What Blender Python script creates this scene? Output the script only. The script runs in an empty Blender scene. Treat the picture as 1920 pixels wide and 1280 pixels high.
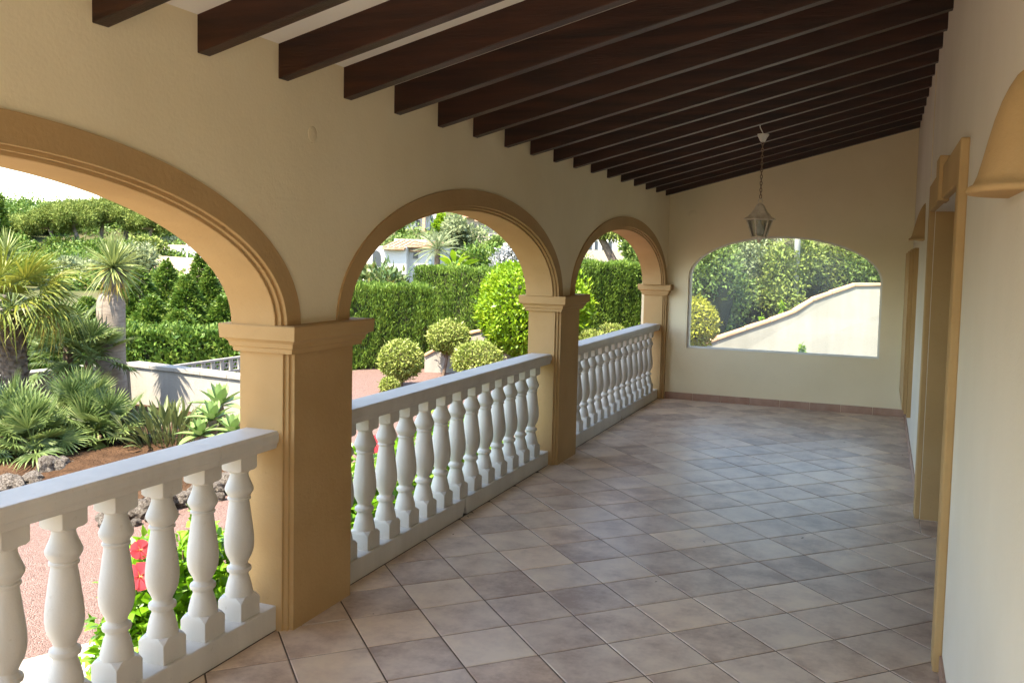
import bpy, bmesh, math, random
import numpy as np
from mathutils import Vector, Matrix
random.seed(7); rng = np.random.default_rng(7)
S = bpy.context.scene
COL = S.collection
R = math.radians

# ------------------------------------------------------------------ camera
F = 1710.246; CX, CY = 1010.55, 589.54            # focal length and principal point for a 1920 px wide picture
CAM = np.array([2.464, 0.0, 1.709])
AX_R = np.array([0.935630, 0.352176, 0.023859])
AX_D = np.array([0.045921, -0.054424, -0.997461])
AX_F = np.cross(AX_R, AX_D); AX_F /= np.linalg.norm(AX_F)
AX_R = AX_R / np.linalg.norm(AX_R); AX_D = np.cross(AX_F, AX_R)
cd = bpy.data.cameras.new('camera'); cam = bpy.data.objects.new('camera', cd); COL.objects.link(cam)
cam.matrix_world = Matrix(((AX_R[0], -AX_D[0], -AX_F[0], CAM[0]), (AX_R[1], -AX_D[1], -AX_F[1], CAM[1]),
                           (AX_R[2], -AX_D[2], -AX_F[2], CAM[2]), (0, 0, 0, 1)))
cd.sensor_fit = 'HORIZONTAL'; cd.sensor_width = 36; cd.lens = F / 1920 * 36
cd.shift_x = -(CX - 960) / 1920; cd.shift_y = -(640 - CY) / 1920
cd.clip_start = 0.02; cd.clip_end = 2000
S.camera = cam

# ------------------------------------------------------------------ sky, sun, exposure
SUN = Vector((-0.165, -0.48, 0.86)).normalized()      # direction towards the sun
w = bpy.data.worlds.new('World'); S.world = w; w.use_nodes = True
nt = w.node_tree; nt.nodes.clear()
sky = nt.nodes.new('ShaderNodeTexSky'); sky.sky_type = 'NISHITA'; sky.sun_disc = False
sky.sun_elevation = math.asin(SUN.z); sky.sun_rotation = math.atan2(SUN.x, SUN.y)
sky.altitude = 500; sky.air_density = 1.0; sky.dust_density = 0.8; sky.ozone_density = 1.0
bg = nt.nodes.new('ShaderNodeBackground'); bg.inputs['Strength'].default_value = 0.15
wo = nt.nodes.new('ShaderNodeOutputWorld')
nt.links.new(sky.outputs[0], bg.inputs[0]); nt.links.new(bg.outputs[0], wo.inputs[0])
sd = bpy.data.lights.new('sun', 'SUN'); sd.energy = 3.1; sd.angle = R(0.53); sd.color = (1.0, 0.95, 0.87)
sun = bpy.data.objects.new('sun', sd); COL.objects.link(sun)
sun.rotation_euler = (-SUN).to_track_quat('-Z', 'Y').to_euler(); sun.location = (-10, -10, 20)
S.view_settings.view_transform = 'Standard'; S.view_settings.look = 'None'
S.view_settings.exposure = 2.52; S.view_settings.gamma = 1.0; S.view_settings.use_curve_mapping = False
S.view_settings.use_white_balance = True; S.view_settings.white_balance_temperature = 7400; S.view_settings.white_balance_tint = 10
S.render.engine = 'CYCLES'
S.cycles.use_denoising = True
S.cycles.max_bounces = 10; S.cycles.diffuse_bounces = 7; S.cycles.glossy_bounces = 3
S.cycles.transmission_bounces = 6; S.cycles.transparent_max_bounces = 12
S.cycles.caustics_reflective = False; S.cycles.caustics_refractive = False
S.cycles.sample_clamp_indirect = 6.0

# ------------------------------------------------------------------ picture geometry -> real places
def ray(px, py):
    return AX_R * ((px - CX) / F) + AX_D * ((py - CY) / F) + AX_F
def G(px, py, z=-0.6):                       # where the line of sight meets the level z
    d = ray(px, py); return CAM + d * ((z - CAM[2]) / d[2])
def A(px, py, depth):                        # point at a given depth in metres
    return CAM + ray(px, py) * depth
def dep(p): return float((np.asarray(p) - CAM) @ AX_F)

# ------------------------------------------------------------------ materials
def newmat(name):
    m = bpy.data.materials.new(name); m.use_nodes = True
    n = m.node_tree; n.nodes.clear()
    o = n.nodes.new('ShaderNodeOutputMaterial'); b = n.nodes.new('ShaderNodeBsdfPrincipled')
    n.links.new(b.outputs[0], o.inputs[0]); return m, n, b, o
def ramp(n, stops):
    r = n.nodes.new('ShaderNodeValToRGB'); e = r.color_ramp.elements
    while len(e) < len(stops): e.new(0.5)
    for i, (p, c) in enumerate(stops): e[i].position = p; e[i].color = (*c, 1)
    return r
def noise(n, vec, scale, detail=4, rough=0.55):
    t = n.nodes.new('ShaderNodeTexNoise'); t.inputs['Scale'].default_value = scale
    t.inputs['Detail'].default_value = detail; t.inputs['Roughness'].default_value = rough
    if vec: n.links.new(vec, t.inputs['Vector'])
    return t
def mat(name, c1, c2=None, scale=4.0, rough=0.7, bump=0.0, bscale=60.0, spec=0.4, detail=5, perobj=0.0, lo=0.3, hi=0.7, bdist=0.01, metal=0.0, stretch=None):
    m, n, b, o = newmat(name)
    b.inputs['Roughness'].default_value = rough; b.inputs['Specular IOR Level'].default_value = spec
    b.inputs['Metallic'].default_value = metal
    tc = n.nodes.new('ShaderNodeTexCoord'); vec = tc.outputs['Object']
    if stretch:
        mp = n.nodes.new('ShaderNodeMapping'); mp.inputs['Scale'].default_value = stretch
        n.links.new(vec, mp.inputs['Vector']); vec = mp.outputs[0]
    if perobj:
        oi = n.nodes.new('ShaderNodeObjectInfo'); ad = n.nodes.new('ShaderNodeVectorMath'); ad.operation = 'ADD'
        sc = n.nodes.new('ShaderNodeVectorMath'); sc.operation = 'SCALE'; sc.inputs['Scale'].default_value = 37.0
        cb = n.nodes.new('ShaderNodeCombineXYZ')
        for i in range(3): n.links.new(oi.outputs['Random'], cb.inputs[i])
        n.links.new(cb.outputs[0], sc.inputs[0]); n.links.new(vec, ad.inputs[0]); n.links.new(sc.outputs[0], ad.inputs[1]); vec = ad.outputs[0]
    if c2:
        t = noise(n, vec, scale, detail); r = ramp(n, [(lo, c1), (hi, c2)])
        n.links.new(t.outputs['Fac'], r.inputs[0]); n.links.new(r.outputs[0], b.inputs['Base Color'])
    else: b.inputs['Base Color'].default_value = (*c1, 1)
    if bump:
        t2 = noise(n, vec, bscale, 4); bm_ = n.nodes.new('ShaderNodeBump')
        bm_.inputs['Strength'].default_value = bump; bm_.inputs['Distance'].default_value = bdist
        n.links.new(t2.outputs['Fac'], bm_.inputs['Height']); n.links.new(bm_.outputs[0], b.inputs['Normal'])
    return m
def leafmat(name, cols, trans=0.25, rough=0.5, spec=0.35):
    m, n, b, o = newmat(name)
    g = n.nodes.new('ShaderNodeNewGeometry'); k = len(cols)
    r = ramp(n, [(i / max(1, k - 1), c) for i, c in enumerate(cols)])
    tc = n.nodes.new('ShaderNodeTexCoord'); t = noise(n, tc.outputs['Object'], 2.2, 2)
    mx = n.nodes.new('ShaderNodeMath'); mx.operation = 'MULTIPLY_ADD'; mx.inputs[1].default_value = 0.55
    mu = n.nodes.new('ShaderNodeMath'); mu.operation = 'MULTIPLY_ADD'; mu.inputs[1].default_value = 0.9; mu.inputs[2].default_value = -0.2
    n.links.new(t.outputs['Fac'], mu.inputs[0])
    n.links.new(g.outputs['Random Per Island'], mx.inputs[0]); n.links.new(mu.outputs[0], mx.inputs[2])
    n.links.new(mx.outputs[0], r.inputs[0]); n.links.new(r.outputs[0], b.inputs['Base Color'])
    b.inputs['Roughness'].default_value = rough; b.inputs['Specular IOR Level'].default_value = spec
    if trans:
        tr = n.nodes.new('ShaderNodeBsdfTranslucent'); n.links.new(r.outputs[0], tr.inputs['Color'])
        ms = n.nodes.new('ShaderNodeMixShader'); ms.inputs[0].default_value = trans
        n.links.new(b.outputs[0], ms.inputs[1]); n.links.new(tr.outputs[0], ms.inputs[2]); n.links.new(ms.outputs[0], o.inputs[0])
    return m

def aged(m, amt=0.10, scale=0.9, spots=0.0, trowel=0.25, streak=False, spot_col=(0.55, 0.47, 0.36)):
    # uneven paint: broad tonal patches, faint streaks and small marks over the base colour, and trowel unevenness
    n = m.node_tree; b = next(x for x in n.nodes if x.type == 'BSDF_PRINCIPLED'); src = b.inputs['Base Color'].links[0].from_socket
    g = n.nodes.new('ShaderNodeNewGeometry'); vec = g.outputs['Position']
    if streak:
        mp = n.nodes.new('ShaderNodeMapping'); mp.inputs['Scale'].default_value = (4, 4, 0.35); n.links.new(vec, mp.inputs['Vector']); v2 = mp.outputs[0]
    else: v2 = vec
    t = noise(n, v2, scale, 6, 0.6); mr = n.nodes.new('ShaderNodeMapRange')
    mr.inputs['From Min'].default_value = 0.3; mr.inputs['From Max'].default_value = 0.7; mr.inputs['To Min'].default_value = 1 - amt; mr.inputs['To Max'].default_value = 1 + amt * 0.35
    n.links.new(t.outputs['Fac'], mr.inputs[0])
    sc = n.nodes.new('ShaderNodeVectorMath'); sc.operation = 'SCALE'; n.links.new(src, sc.inputs[0]); n.links.new(mr.outputs[0], sc.inputs['Scale']); out = sc.outputs[0]
    if spots:
        t2 = noise(n, vec, 26, 3, 0.7); r2 = n.nodes.new('ShaderNodeMapRange'); r2.inputs['From Min'].default_value = 0.66; r2.inputs['From Max'].default_value = 0.74; r2.inputs['To Max'].default_value = spots
        n.links.new(t2.outputs['Fac'], r2.inputs[0]); mx = n.nodes.new('ShaderNodeMix'); mx.data_type = 'RGBA'; n.links.new(r2.outputs[0], mx.inputs[0])
        n.links.new(out, mx.inputs[6]); dk = n.nodes.new('ShaderNodeVectorMath'); dk.operation = 'MULTIPLY'; n.links.new(out, dk.inputs[0]); dk.inputs[1].default_value = spot_col; n.links.new(dk.outputs[0], mx.inputs[7]); out = mx.outputs[2]
    n.links.new(out, b.inputs['Base Color'])
    if trowel:
        t3 = noise(n, vec, 7, 3); bp = n.nodes.new('ShaderNodeBump'); bp.inputs['Strength'].default_value = trowel; bp.inputs['Distance'].default_value = 0.012
        n.links.new(t3.outputs['Fac'], bp.inputs['Height'])
        if b.inputs['Normal'].links: n.links.new(b.inputs['Normal'].links[0].from_socket, bp.inputs['Normal'])
        n.links.new(bp.outputs[0], b.inputs['Normal'])
    return m
M = {}
M['plaster'] = mat('plaster cream', (0.80, 0.69, 0.46), (0.85, 0.75, 0.53), 1.2, 0.9, 0.14, 70, 0.15)
M['plaster_white'] = mat('plaster white', (0.68, 0.625, 0.52), (0.73, 0.675, 0.575), 1.3, 0.9, 0.14, 70, 0.15)
M['ceiling'] = mat('ceiling white', (0.82, 0.79, 0.71), (0.86, 0.84, 0.78), 2, 0.9, 0.2, 60, 0.1)
M['ochre'] = mat('ochre trim paint', (0.44, 0.278, 0.122), (0.49, 0.325, 0.155), 2.5, 0.85, 0.18, 60, 0.2)
M['white_stone'] = mat('white cast stone', (0.57, 0.545, 0.485), (0.63, 0.605, 0.545), 3, 0.55, 0.10, 70, 0.35, perobj=1)
M['beam'] = mat('dark stained beam', (0.013, 0.0042, 0.0022), (0.055, 0.0170, 0.0076), 3.0, 0.40, 0.25, 24, 0.4, perobj=1, stretch=(0.6, 8, 8))
M['grout'] = mat('grout', (0.10, 0.075, 0.058), (0.15, 0.115, 0.09), 6, 0.9)
M['skirt'] = mat('terracotta skirting', (0.36, 0.20, 0.135), (0.46, 0.30, 0.22), 9, 0.45, 0.05, 40, 0.4, perobj=1)
M['terracotta'] = mat('terracotta coping', (0.50, 0.27, 0.16), (0.62, 0.40, 0.26), 5, 0.8, 0.1, 40, 0.2, perobj=1)
M['garden_white'] = mat('garden wall white', (0.33, 0.31, 0.27), (0.38, 0.36, 0.315), 1.1, 0.9, 0.3, 40, 0.1)
M['house_white'] = mat('house render white', (0.48, 0.47, 0.45), (0.53, 0.52, 0.50), 0.7, 0.9)
M['house_beige'] = mat('house render beige', (0.36, 0.30, 0.22), (0.41, 0.35, 0.27), 0.7, 0.9)
M['roof_tile'] = mat('roof tile', (0.36, 0.17, 0.10), (0.52, 0.30, 0.20), 3, 0.85, perobj=1)
M['shutter'] = mat('blue grey shutter', (0.16, 0.22, 0.27))
M['dark_glass'] = mat('dark window', (0.05, 0.06, 0.07), rough=0.15)
M['lantern_metal'] = mat('aged white lantern metal', (0.58, 0.50, 0.38), (0.82, 0.75, 0.62), 30, 0.5, 0.1, 90, 0.5)
M['chain'] = mat('rusty chain', (0.16, 0.095, 0.05), (0.26, 0.18, 0.11), 40, 0.6)
M['canopy_white'] = mat('white canopy', (0.74, 0.72, 0.66), rough=0.4)
M['bulb'] = mat('white bulb', (0.75, 0.74, 0.70), rough=0.25)
M['soil'] = mat('soil', (0.045, 0.024, 0.013), (0.10, 0.055, 0.030), 4, 0.95, 1.0, 30, 0.1, bdist=0.04)
M['land'] = mat('dry land', (0.10, 0.085, 0.045), (0.07, 0.09, 0.03), 0.3, 0.95, 0.6, 6, 0.1, bdist=0.1)
M['gravel'] = None
M['rock'] = mat('limestone rock', (0.06, 0.045, 0.035), (0.30, 0.265, 0.225), 7, 0.9, 1.0, 22, 0.15, perobj=1, lo=0.34, hi=0.66, bdist=0.03)
M['crazy'] = mat('paving stone', (0.42, 0.38, 0.32), (0.50, 0.46, 0.39), 4, 0.85, 0.2, 60, 0.2, perobj=1)
M['mortar'] = mat('mortar', (0.33, 0.30, 0.25), rough=0.95)
M['bark_pale'] = mat('pale bark', (0.19, 0.15, 0.12), (0.30, 0.255, 0.21), 7, 0.9, 0.5, 26, 0.1, stretch=(1, 1, 3.5))
M['bark'] = mat('bark', (0.10, 0.07, 0.05), (0.21, 0.155, 0.115), 9, 0.95, 0.8, 30, 0.1)
M['bark_pine'] = mat('pine bark', (0.22, 0.175, 0.14), (0.34, 0.29, 0.24), 6, 0.95)
M['palm_scale'] = mat('palm trunk scale', (0.075, 0.055, 0.042), (0.20, 0.155, 0.12), 18, 0.95, 0.6, 40, 0.1)
M['stem_green'] = mat('green stem', (0.13, 0.18, 0.05), rough=0.6)
M['pole'] = mat('concrete pole', (0.55, 0.53, 0.50), rough=0.8)
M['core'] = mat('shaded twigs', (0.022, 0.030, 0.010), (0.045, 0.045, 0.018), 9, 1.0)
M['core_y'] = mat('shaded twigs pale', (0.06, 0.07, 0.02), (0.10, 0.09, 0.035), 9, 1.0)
aged(M['plaster'], 0.07, 0.8, 0.12, 0.22); aged(M['plaster_white'], 0.06, 0.7, 0.12, 0.22); aged(M['ochre'], 0.10, 1.6, 0.25, 0.3)
aged(M['white_stone'], 0.12, 1.4, 0.45, 0.0, True, (0.72, 0.66, 0.55)); aged(M['garden_white'], 0.16, 1.2, 0.3, 0.2, True, (0.6, 0.55, 0.48)); aged(M['skirt'], 0.15, 5, 0.2, 0)
M['lf_hedge'] = leafmat('cypress hedge leaf', [(0.095, 0.078, 0.028), (0.062, 0.118, 0.016), (0.115, 0.205, 0.026), (0.19, 0.29, 0.042), (0.26, 0.34, 0.060)])
M['lf_ficus'] = leafmat('bright round bush leaf', [(0.074, 0.161, 0.010), (0.148, 0.271, 0.012), (0.246, 0.383, 0.020), (0.345, 0.425, 0.037)], 0.3, 0.4)
M['lf_var'] = leafmat('variegated leaf', [(0.10, 0.15, 0.025), (0.20, 0.26, 0.045), (0.31, 0.35, 0.085), (0.44, 0.45, 0.17)], 0.2)
M['lf_yellow'] = leafmat('yellow topiary leaf', [(0.20, 0.22, 0.02), (0.36, 0.36, 0.035), (0.50, 0.48, 0.08)], 0.2)
M['lf_hib'] = leafmat('hibiscus leaf', [(0.051, 0.145, 0.009), (0.116, 0.275, 0.013), (0.189, 0.392, 0.020), (0.290, 0.478, 0.043)], 0.3, 0.35, 0.45)
M['lf_pine'] = leafmat('pine needle', [(0.080, 0.123, 0.023), (0.145, 0.203, 0.036), (0.225, 0.275, 0.058), (0.290, 0.312, 0.087)], 0.2, 0.7)
M['lf_conifer'] = leafmat('conifer leaf', [(0.028, 0.070, 0.010), (0.070, 0.145, 0.020), (0.135, 0.215, 0.032), (0.235, 0.275, 0.060)], 0.2)
M['lf_shrub'] = leafmat('mixed shrub leaf', [(0.058, 0.116, 0.023), (0.123, 0.196, 0.043), (0.189, 0.275, 0.065), (0.290, 0.348, 0.109)], 0.25)
M['lf_olive'] = leafmat('grey green leaf', [(0.131, 0.174, 0.080), (0.217, 0.261, 0.123), (0.319, 0.362, 0.189)], 0.2)
M['lf_silver'] = leafmat('silver leaf', [(0.28, 0.29, 0.27), (0.40, 0.41, 0.40), (0.55, 0.55, 0.55)], 0.1)
M['lf_loquat'] = leafmat('large dark leaf', [(0.032, 0.072, 0.020), (0.072, 0.131, 0.036), (0.145, 0.189, 0.058), (0.290, 0.203, 0.058)], 0.2, 0.3, 0.5)
M['fr_fan'] = leafmat('fan frond', [(0.063, 0.108, 0.016), (0.126, 0.171, 0.025), (0.234, 0.243, 0.036), (0.310, 0.310, 0.054)], 0.3, 0.45)
M['fr_old'] = leafmat('dying frond', [(0.210, 0.140, 0.035), (0.294, 0.231, 0.049), (0.252, 0.175, 0.084)], 0.25, 0.6)
M['fr_dwarf'] = leafmat('dwarf fan frond', [(0.055, 0.095, 0.025), (0.11, 0.17, 0.05), (0.19, 0.255, 0.08), (0.30, 0.33, 0.13)], 0.3, 0.42)
M['lf_drac'] = leafmat('dragon tree leaf', [(0.094, 0.156, 0.047), (0.177, 0.240, 0.084), (0.282, 0.324, 0.104), (0.360, 0.344, 0.073)], 0.25, 0.4)
M['lf_drac_old'] = leafmat('dragon tree old leaf', [(0.34, 0.24, 0.05), (0.45, 0.33, 0.08), (0.25, 0.25, 0.06)], 0.25, 0.5)
M['lf_strel'] = leafmat('strelitzia leaf', [(0.032, 0.063, 0.022), (0.065, 0.104, 0.032), (0.131, 0.152, 0.054), (0.239, 0.174, 0.054)], 0.2, 0.35, 0.5)
M['lf_agave'] = leafmat('agave leaf', [(0.12, 0.20, 0.065), (0.18, 0.28, 0.09), (0.26, 0.35, 0.10)], 0.2, 0.5)
M['petal'] = leafmat('hibiscus petal', [(0.55, 0.035, 0.055), (0.70, 0.085, 0.11)], 0.35, 0.5)
M['pistil'] = mat('hibiscus pistil', (0.7, 0.25, 0.12))

def gravel_mat():
    m, n, b, o = newmat('pink gravel')
    tc = n.nodes.new('ShaderNodeTexCoord')
    v = n.nodes.new('ShaderNodeTexVoronoi'); v.inputs['Scale'].default_value = 105
    n.links.new(tc.outputs['Object'], v.inputs['Vector'])
    sep = n.nodes.new('ShaderNodeSeparateColor'); n.links.new(v.outputs['Color'], sep.inputs[0])
    r = ramp(n, [(0.0, (0.12, 0.068, 0.053)), (0.35, (0.165, 0.098, 0.078)), (0.7, (0.195, 0.120, 0.097)), (1.0, (0.25, 0.165, 0.137))])
    n.links.new(sep.outputs[0], r.inputs[0]); n.links.new(r.outputs[0], b.inputs['Base Color'])
    bp = n.nodes.new('ShaderNodeBump'); bp.inputs['Strength'].default_value = 0.9; bp.inputs['Distance'].default_value = 0.012; bp.invert = True
    n.links.new(v.outputs['Distance'], bp.inputs['Height']); n.links.new(bp.outputs[0], b.inputs['Normal'])
    b.inputs['Roughness'].default_value = 0.95; return m
M['gravel'] = gravel_mat()
def tile_mat():
    m, n, b, o = newmat('stoneware floor tile')
    tc = n.nodes.new('ShaderNodeTexCoord'); oi = n.nodes.new('ShaderNodeObjectInfo')
    cb = n.nodes.new('ShaderNodeCombineXYZ')
    for i, k in enumerate((61.0, 23.0, 91.0)):
        mu = n.nodes.new('ShaderNodeMath'); mu.operation = 'MULTIPLY'; mu.inputs[1].default_value = k
        n.links.new(oi.outputs['Random'], mu.inputs[0]); n.links.new(mu.outputs[0], cb.inputs[i])
    ad = n.nodes.new('ShaderNodeVectorMath'); ad.operation = 'ADD'
    n.links.new(tc.outputs['Object'], ad.inputs[0]); n.links.new(cb.outputs[0], ad.inputs[1])
    t = noise(n, ad.outputs[0], 4.5, 5, 0.6); t2 = noise(n, ad.outputs[0], 38, 4, 0.7)
    mi = n.nodes.new('ShaderNodeMath'); mi.operation = 'MULTIPLY_ADD'; mi.inputs[1].default_value = 0.30
    n.links.new(t2.outputs['Fac'], mi.inputs[0])
    s2 = n.nodes.new('ShaderNodeMath'); s2.operation = 'MULTIPLY_ADD'; s2.inputs[1].default_value = 0.22; s2.inputs[2].default_value = -0.11 - 0.15
    n.links.new(oi.outputs['Random'], s2.inputs[0])
    s3 = n.nodes.new('ShaderNodeMath'); s3.operation = 'ADD'
    n.links.new(t.outputs['Fac'], s3.inputs[0]); n.links.new(s2.outputs[0], s3.inputs[1]); n.links.new(s3.outputs[0], mi.inputs[2])
    r = ramp(n, [(0.27, (0.43, 0.325, 0.260)), (0.43, (0.60, 0.485, 0.395)), (0.55, (0.71, 0.595, 0.49)), (0.75, (0.82, 0.705, 0.565))])
    n.links.new(mi.outputs[0], r.inputs[0]); n.links.new(r.outputs[0], b.inputs['Base Color'])
    wn = n.nodes.new('ShaderNodeTexWhiteNoise'); wn.noise_dimensions = '1D'; n.links.new(oi.outputs['Random'], wn.inputs['W'])
    tint = ramp(n, [(0.0, (0.91, 0.88, 0.87)), (0.35, (0.97, 0.95, 0.93)), (0.7, (1.03, 0.98, 0.93)), (1.0, (1.08, 1.01, 0.93))]); n.links.new(wn.outputs['Value'], tint.inputs[0])
    mt = n.nodes.new('ShaderNodeVectorMath'); mt.operation = 'MULTIPLY'; n.links.new(r.outputs[0], mt.inputs[0]); n.links.new(tint.outputs[0], mt.inputs[1])
    gp = n.nodes.new('ShaderNodeNewGeometry'); tw = noise(n, gp.outputs['Position'], 0.8, 5, 0.65); mw = n.nodes.new('ShaderNodeMapRange')
    mw.inputs['From Min'].default_value = 0.3; mw.inputs['From Max'].default_value = 0.7; mw.inputs['To Min'].default_value = 0.86; mw.inputs['To Max'].default_value = 1.05
    n.links.new(tw.outputs['Fac'], mw.inputs[0]); ms = n.nodes.new('ShaderNodeVectorMath'); ms.operation = 'SCALE'
    n.links.new(mt.outputs[0], ms.inputs[0]); n.links.new(mw.outputs[0], ms.inputs['Scale']); n.links.new(ms.outputs[0], b.inputs['Base Color'])
    rr = n.nodes.new('ShaderNodeMapRange'); rr.inputs['To Min'].default_value = 0.30; rr.inputs['To Max'].default_value = 0.46
    n.links.new(t2.outputs['Fac'], rr.inputs[0]); n.links.new(rr.outputs[0], b.inputs['Roughness'])
    bp = n.nodes.new('ShaderNodeBump'); bp.inputs['Strength'].default_value = 0.12; bp.inputs['Distance'].default_value = 0.004
    n.links.new(t.outputs['Fac'], bp.inputs['Height']); n.links.new(bp.outputs[0], b.inputs['Normal'])
    b.inputs['Specular IOR Level'].default_value = 0.4
    return m
M['tile'] = tile_mat()
def glass_mat(name, dirt, tint=(0.93, 0.97, 0.95), ior=1.5):
    m, n, b, o = newmat(name); n.nodes.remove(b)
    tr = n.nodes.new('ShaderNodeBsdfTransparent'); tr.inputs[0].default_value = (*tint, 1)
    gl = n.nodes.new('ShaderNodeBsdfGlossy'); gl.inputs['Roughness'].default_value = 0.02
    fr = n.nodes.new('ShaderNodeFresnel'); fr.inputs[0].default_value = ior
    m1 = n.nodes.new('ShaderNodeMixShader'); n.links.new(fr.outputs[0], m1.inputs[0])
    n.links.new(tr.outputs[0], m1.inputs[1]); n.links.new(gl.outputs[0], m1.inputs[2])
    df = n.nodes.new('ShaderNodeBsdfTranslucent'); df.inputs[0].default_value = (0.8, 0.82, 0.8, 1)
    tc = n.nodes.new('ShaderNodeTexCoord'); t = noise(n, tc.outputs['Object'], 1.3, 4)
    rr = n.nodes.new('ShaderNodeMapRange'); rr.inputs['From Min'].default_value = 0.35; rr.inputs['From Max'].default_value = 0.7
    rr.inputs['To Min'].default_value = dirt * 0.4; rr.inputs['To Max'].default_value = dirt
    n.links.new(t.outputs['Fac'], rr.inputs[0])
    m2 = n.nodes.new('ShaderNodeMixShader'); n.links.new(rr.outputs[0], m2.inputs[0])
    n.links.new(m1.outputs[0], m2.inputs[1]); n.links.new(df.outputs[0], m2.inputs[2]); n.links.new(m2.outputs[0], o.inputs[0])
    return m
M['window_glass'] = glass_mat('dusty window glass', 0.09, (0.95, 0.98, 0.96), 1.32)
M['lantern_glass'] = glass_mat('lantern glass', 0.16)

# ------------------------------------------------------------------ object helpers
def tag(o, label=None, cat=None, group=None, kind=None):
    if label: o['label'] = label
    if cat: o['category'] = cat
    if group: o['group'] = group
    if kind: o['kind'] = kind
    return o
def thing(name, loc, label=None, cat=None, group=None):
    o = bpy.data.objects.new(name, None); COL.objects.link(o); o.location = Vector(loc)
    o.empty_display_size = 0.1
    return tag(o, label, cat, group)
ROOTLOC = {}
def base_of(o):
    v = Vector((0, 0, 0))
    while o: v += o.location; o = o.parent
    return v
def link(name, me, m=None, parent=None, smooth=False, loc=None):
    if m is not None and not me.materials: me.materials.append(m)
    o = bpy.data.objects.new(name, me); COL.objects.link(o)
    if parent: o.parent = parent
    if loc is not None: o.location = Vector(loc) - (base_of(parent) if parent else Vector((0, 0, 0)))
    if smooth: me.polygons.foreach_set('use_smooth', np.ones(len(me.polygons), dtype=bool))
    return o
def pymesh(verts, faces, origin=(0, 0, 0)):
    me = bpy.data.meshes.new('m'); o = np.asarray(origin, float)
    me.from_pydata([tuple(np.asarray(v, float) - o) for v in verts], [], faces); me.update(); return me
def obj(name, verts, faces, m, parent=None, smooth=False):      # verts in world space
    org = base_of(parent) if parent else (0, 0, 0)
    return link(name, pymesh(verts, faces, org), m, parent, smooth)
def quads_mesh(V, k=4):                                          # V: (n*k,3) numpy, faces of k verts
    n = len(V) // k; me = bpy.data.meshes.new('m')
    me.vertices.add(len(V)); me.vertices.foreach_set('co', np.ascontiguousarray(V, dtype=np.float32).ravel())
    me.loops.add(n * k); me.loops.foreach_set('vertex_index', np.arange(n * k, dtype=np.int32))
    me.polygons.add(n); me.polygons.foreach_set('loop_start', np.arange(0, n * k, k, dtype=np.int32))
    me.update(calc_edges=True); return me
class MB:
    def __init__(s): s.v = []; s.f = []
    def add(s, vs, fs):
        k = len(s.v); s.v += [tuple(float(c) for c in v) for v in vs]; s.f += [tuple(i + k for i in f) for f in fs]; return s
    def box(s, x0, x1, y0, y1, z0, z1):
        return s.add([(x0, y0, z0), (x1, y0, z0), (x1, y1, z0), (x0, y1, z0), (x0, y0, z1), (x1, y0, z1), (x1, y1, z1), (x0, y1, z1)],
                     [(3, 2, 1, 0), (4, 5, 6, 7), (0, 1, 5, 4), (1, 2, 6, 5), (2, 3, 7, 6), (3, 0, 4, 7)])
    def prism(s, poly, axis, a, b):           # poly 2D (ccw) extruded along axis from a to b
        n = len(poly)
        def p(q, t): return {0: (t, q[0], q[1]), 1: (q[0], t, q[1]), 2: (q[0], q[1], t)}[axis]
        return s.add([p(q, a) for q in poly] + [p(q, b) for q in poly],
                     [tuple(range(n - 1, -1, -1)), tuple(range(n, 2 * n))] + [(i, (i + 1) % n, n + (i + 1) % n, n + i) for i in range(n)])
    def tube(s, pts, rad, seg=8, cap=True):
        pts = [np.asarray(p, float) for p in pts]; rs = rad if hasattr(rad, '__len__') else [rad] * len(pts); k = len(s.v); up = None
        for i, p in enumerate(pts):
            t = pts[min(i + 1, len(pts) - 1)] - pts[max(i - 1, 0)]; t = t / (np.linalg.norm(t) + 1e-9)
            if up is None: up = np.array([1., 0, 0]) if abs(t[0]) < 0.8 else np.array([0, 1., 0])
            u = np.cross(t, up); u /= np.linalg.norm(u) + 1e-9; w_ = np.cross(u, t); up = w_
            for j in range(seg):
                a = 2 * math.pi * j / seg; s.v.append(tuple(p + rs[i] * (u * math.cos(a) + w_ * math.sin(a))))
        for i in range(len(pts) - 1):
            for j in range(seg):
                a = k + i * seg + j; b = k + i * seg + (j + 1) % seg; s.f.append((a, b, b + seg, a + seg))
        if cap: s.f.append(tuple(k + j for j in range(seg))[::-1]); e = k + (len(pts) - 1) * seg; s.f.append(tuple(e + j for j in range(seg)))
        return s
    def lathe(s, prof, c=(0, 0, 0), seg=24, cap=True):
        k = len(s.v)
        for r, z in prof:
            for j in range(seg):
                a = 2 * math.pi * j / seg; s.v.append((c[0] + r * math.cos(a), c[1] + r * math.sin(a), c[2] + z))
        for i in range(len(prof) - 1):
            for j in range(seg):
                a = k + i * seg + j; b = k + i * seg + (j + 1) % seg; s.f.append((a, b, b + seg, a + seg))
        if cap:
            s.f.append(tuple(k + j for j in range(seg))[::-1]); e = k + (len(prof) - 1) * seg; s.f.append(tuple(e + j for j in range(seg)))
        return s
    def build(s, name, m, parent=None, smooth=False, bevel=0.0, seg=2, fix=True):
        o = obj(name, s.v, s.f, m, parent, smooth)
        if fix:
            bm = bmesh.new(); bm.from_mesh(o.data); bmesh.ops.recalc_face_normals(bm, faces=bm.faces); bm.to_mesh(o.data); bm.free()
        if bevel:
            md = o.modifiers.new('bevel', 'BEVEL'); md.width = bevel; md.segments = seg; md.limit_method = 'ANGLE'; md.angle_limit = R(40)
            md.harden_normals = False
        return o
def copy_part(o, parent, loc_world=None, rot=None):
    c = o.copy(); COL.objects.link(c); c.parent = parent
    if loc_world is not None: c.location = Vector(loc_world) - base_of(parent)
    if rot is not None: c.rotation_euler = rot
    return c

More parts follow.
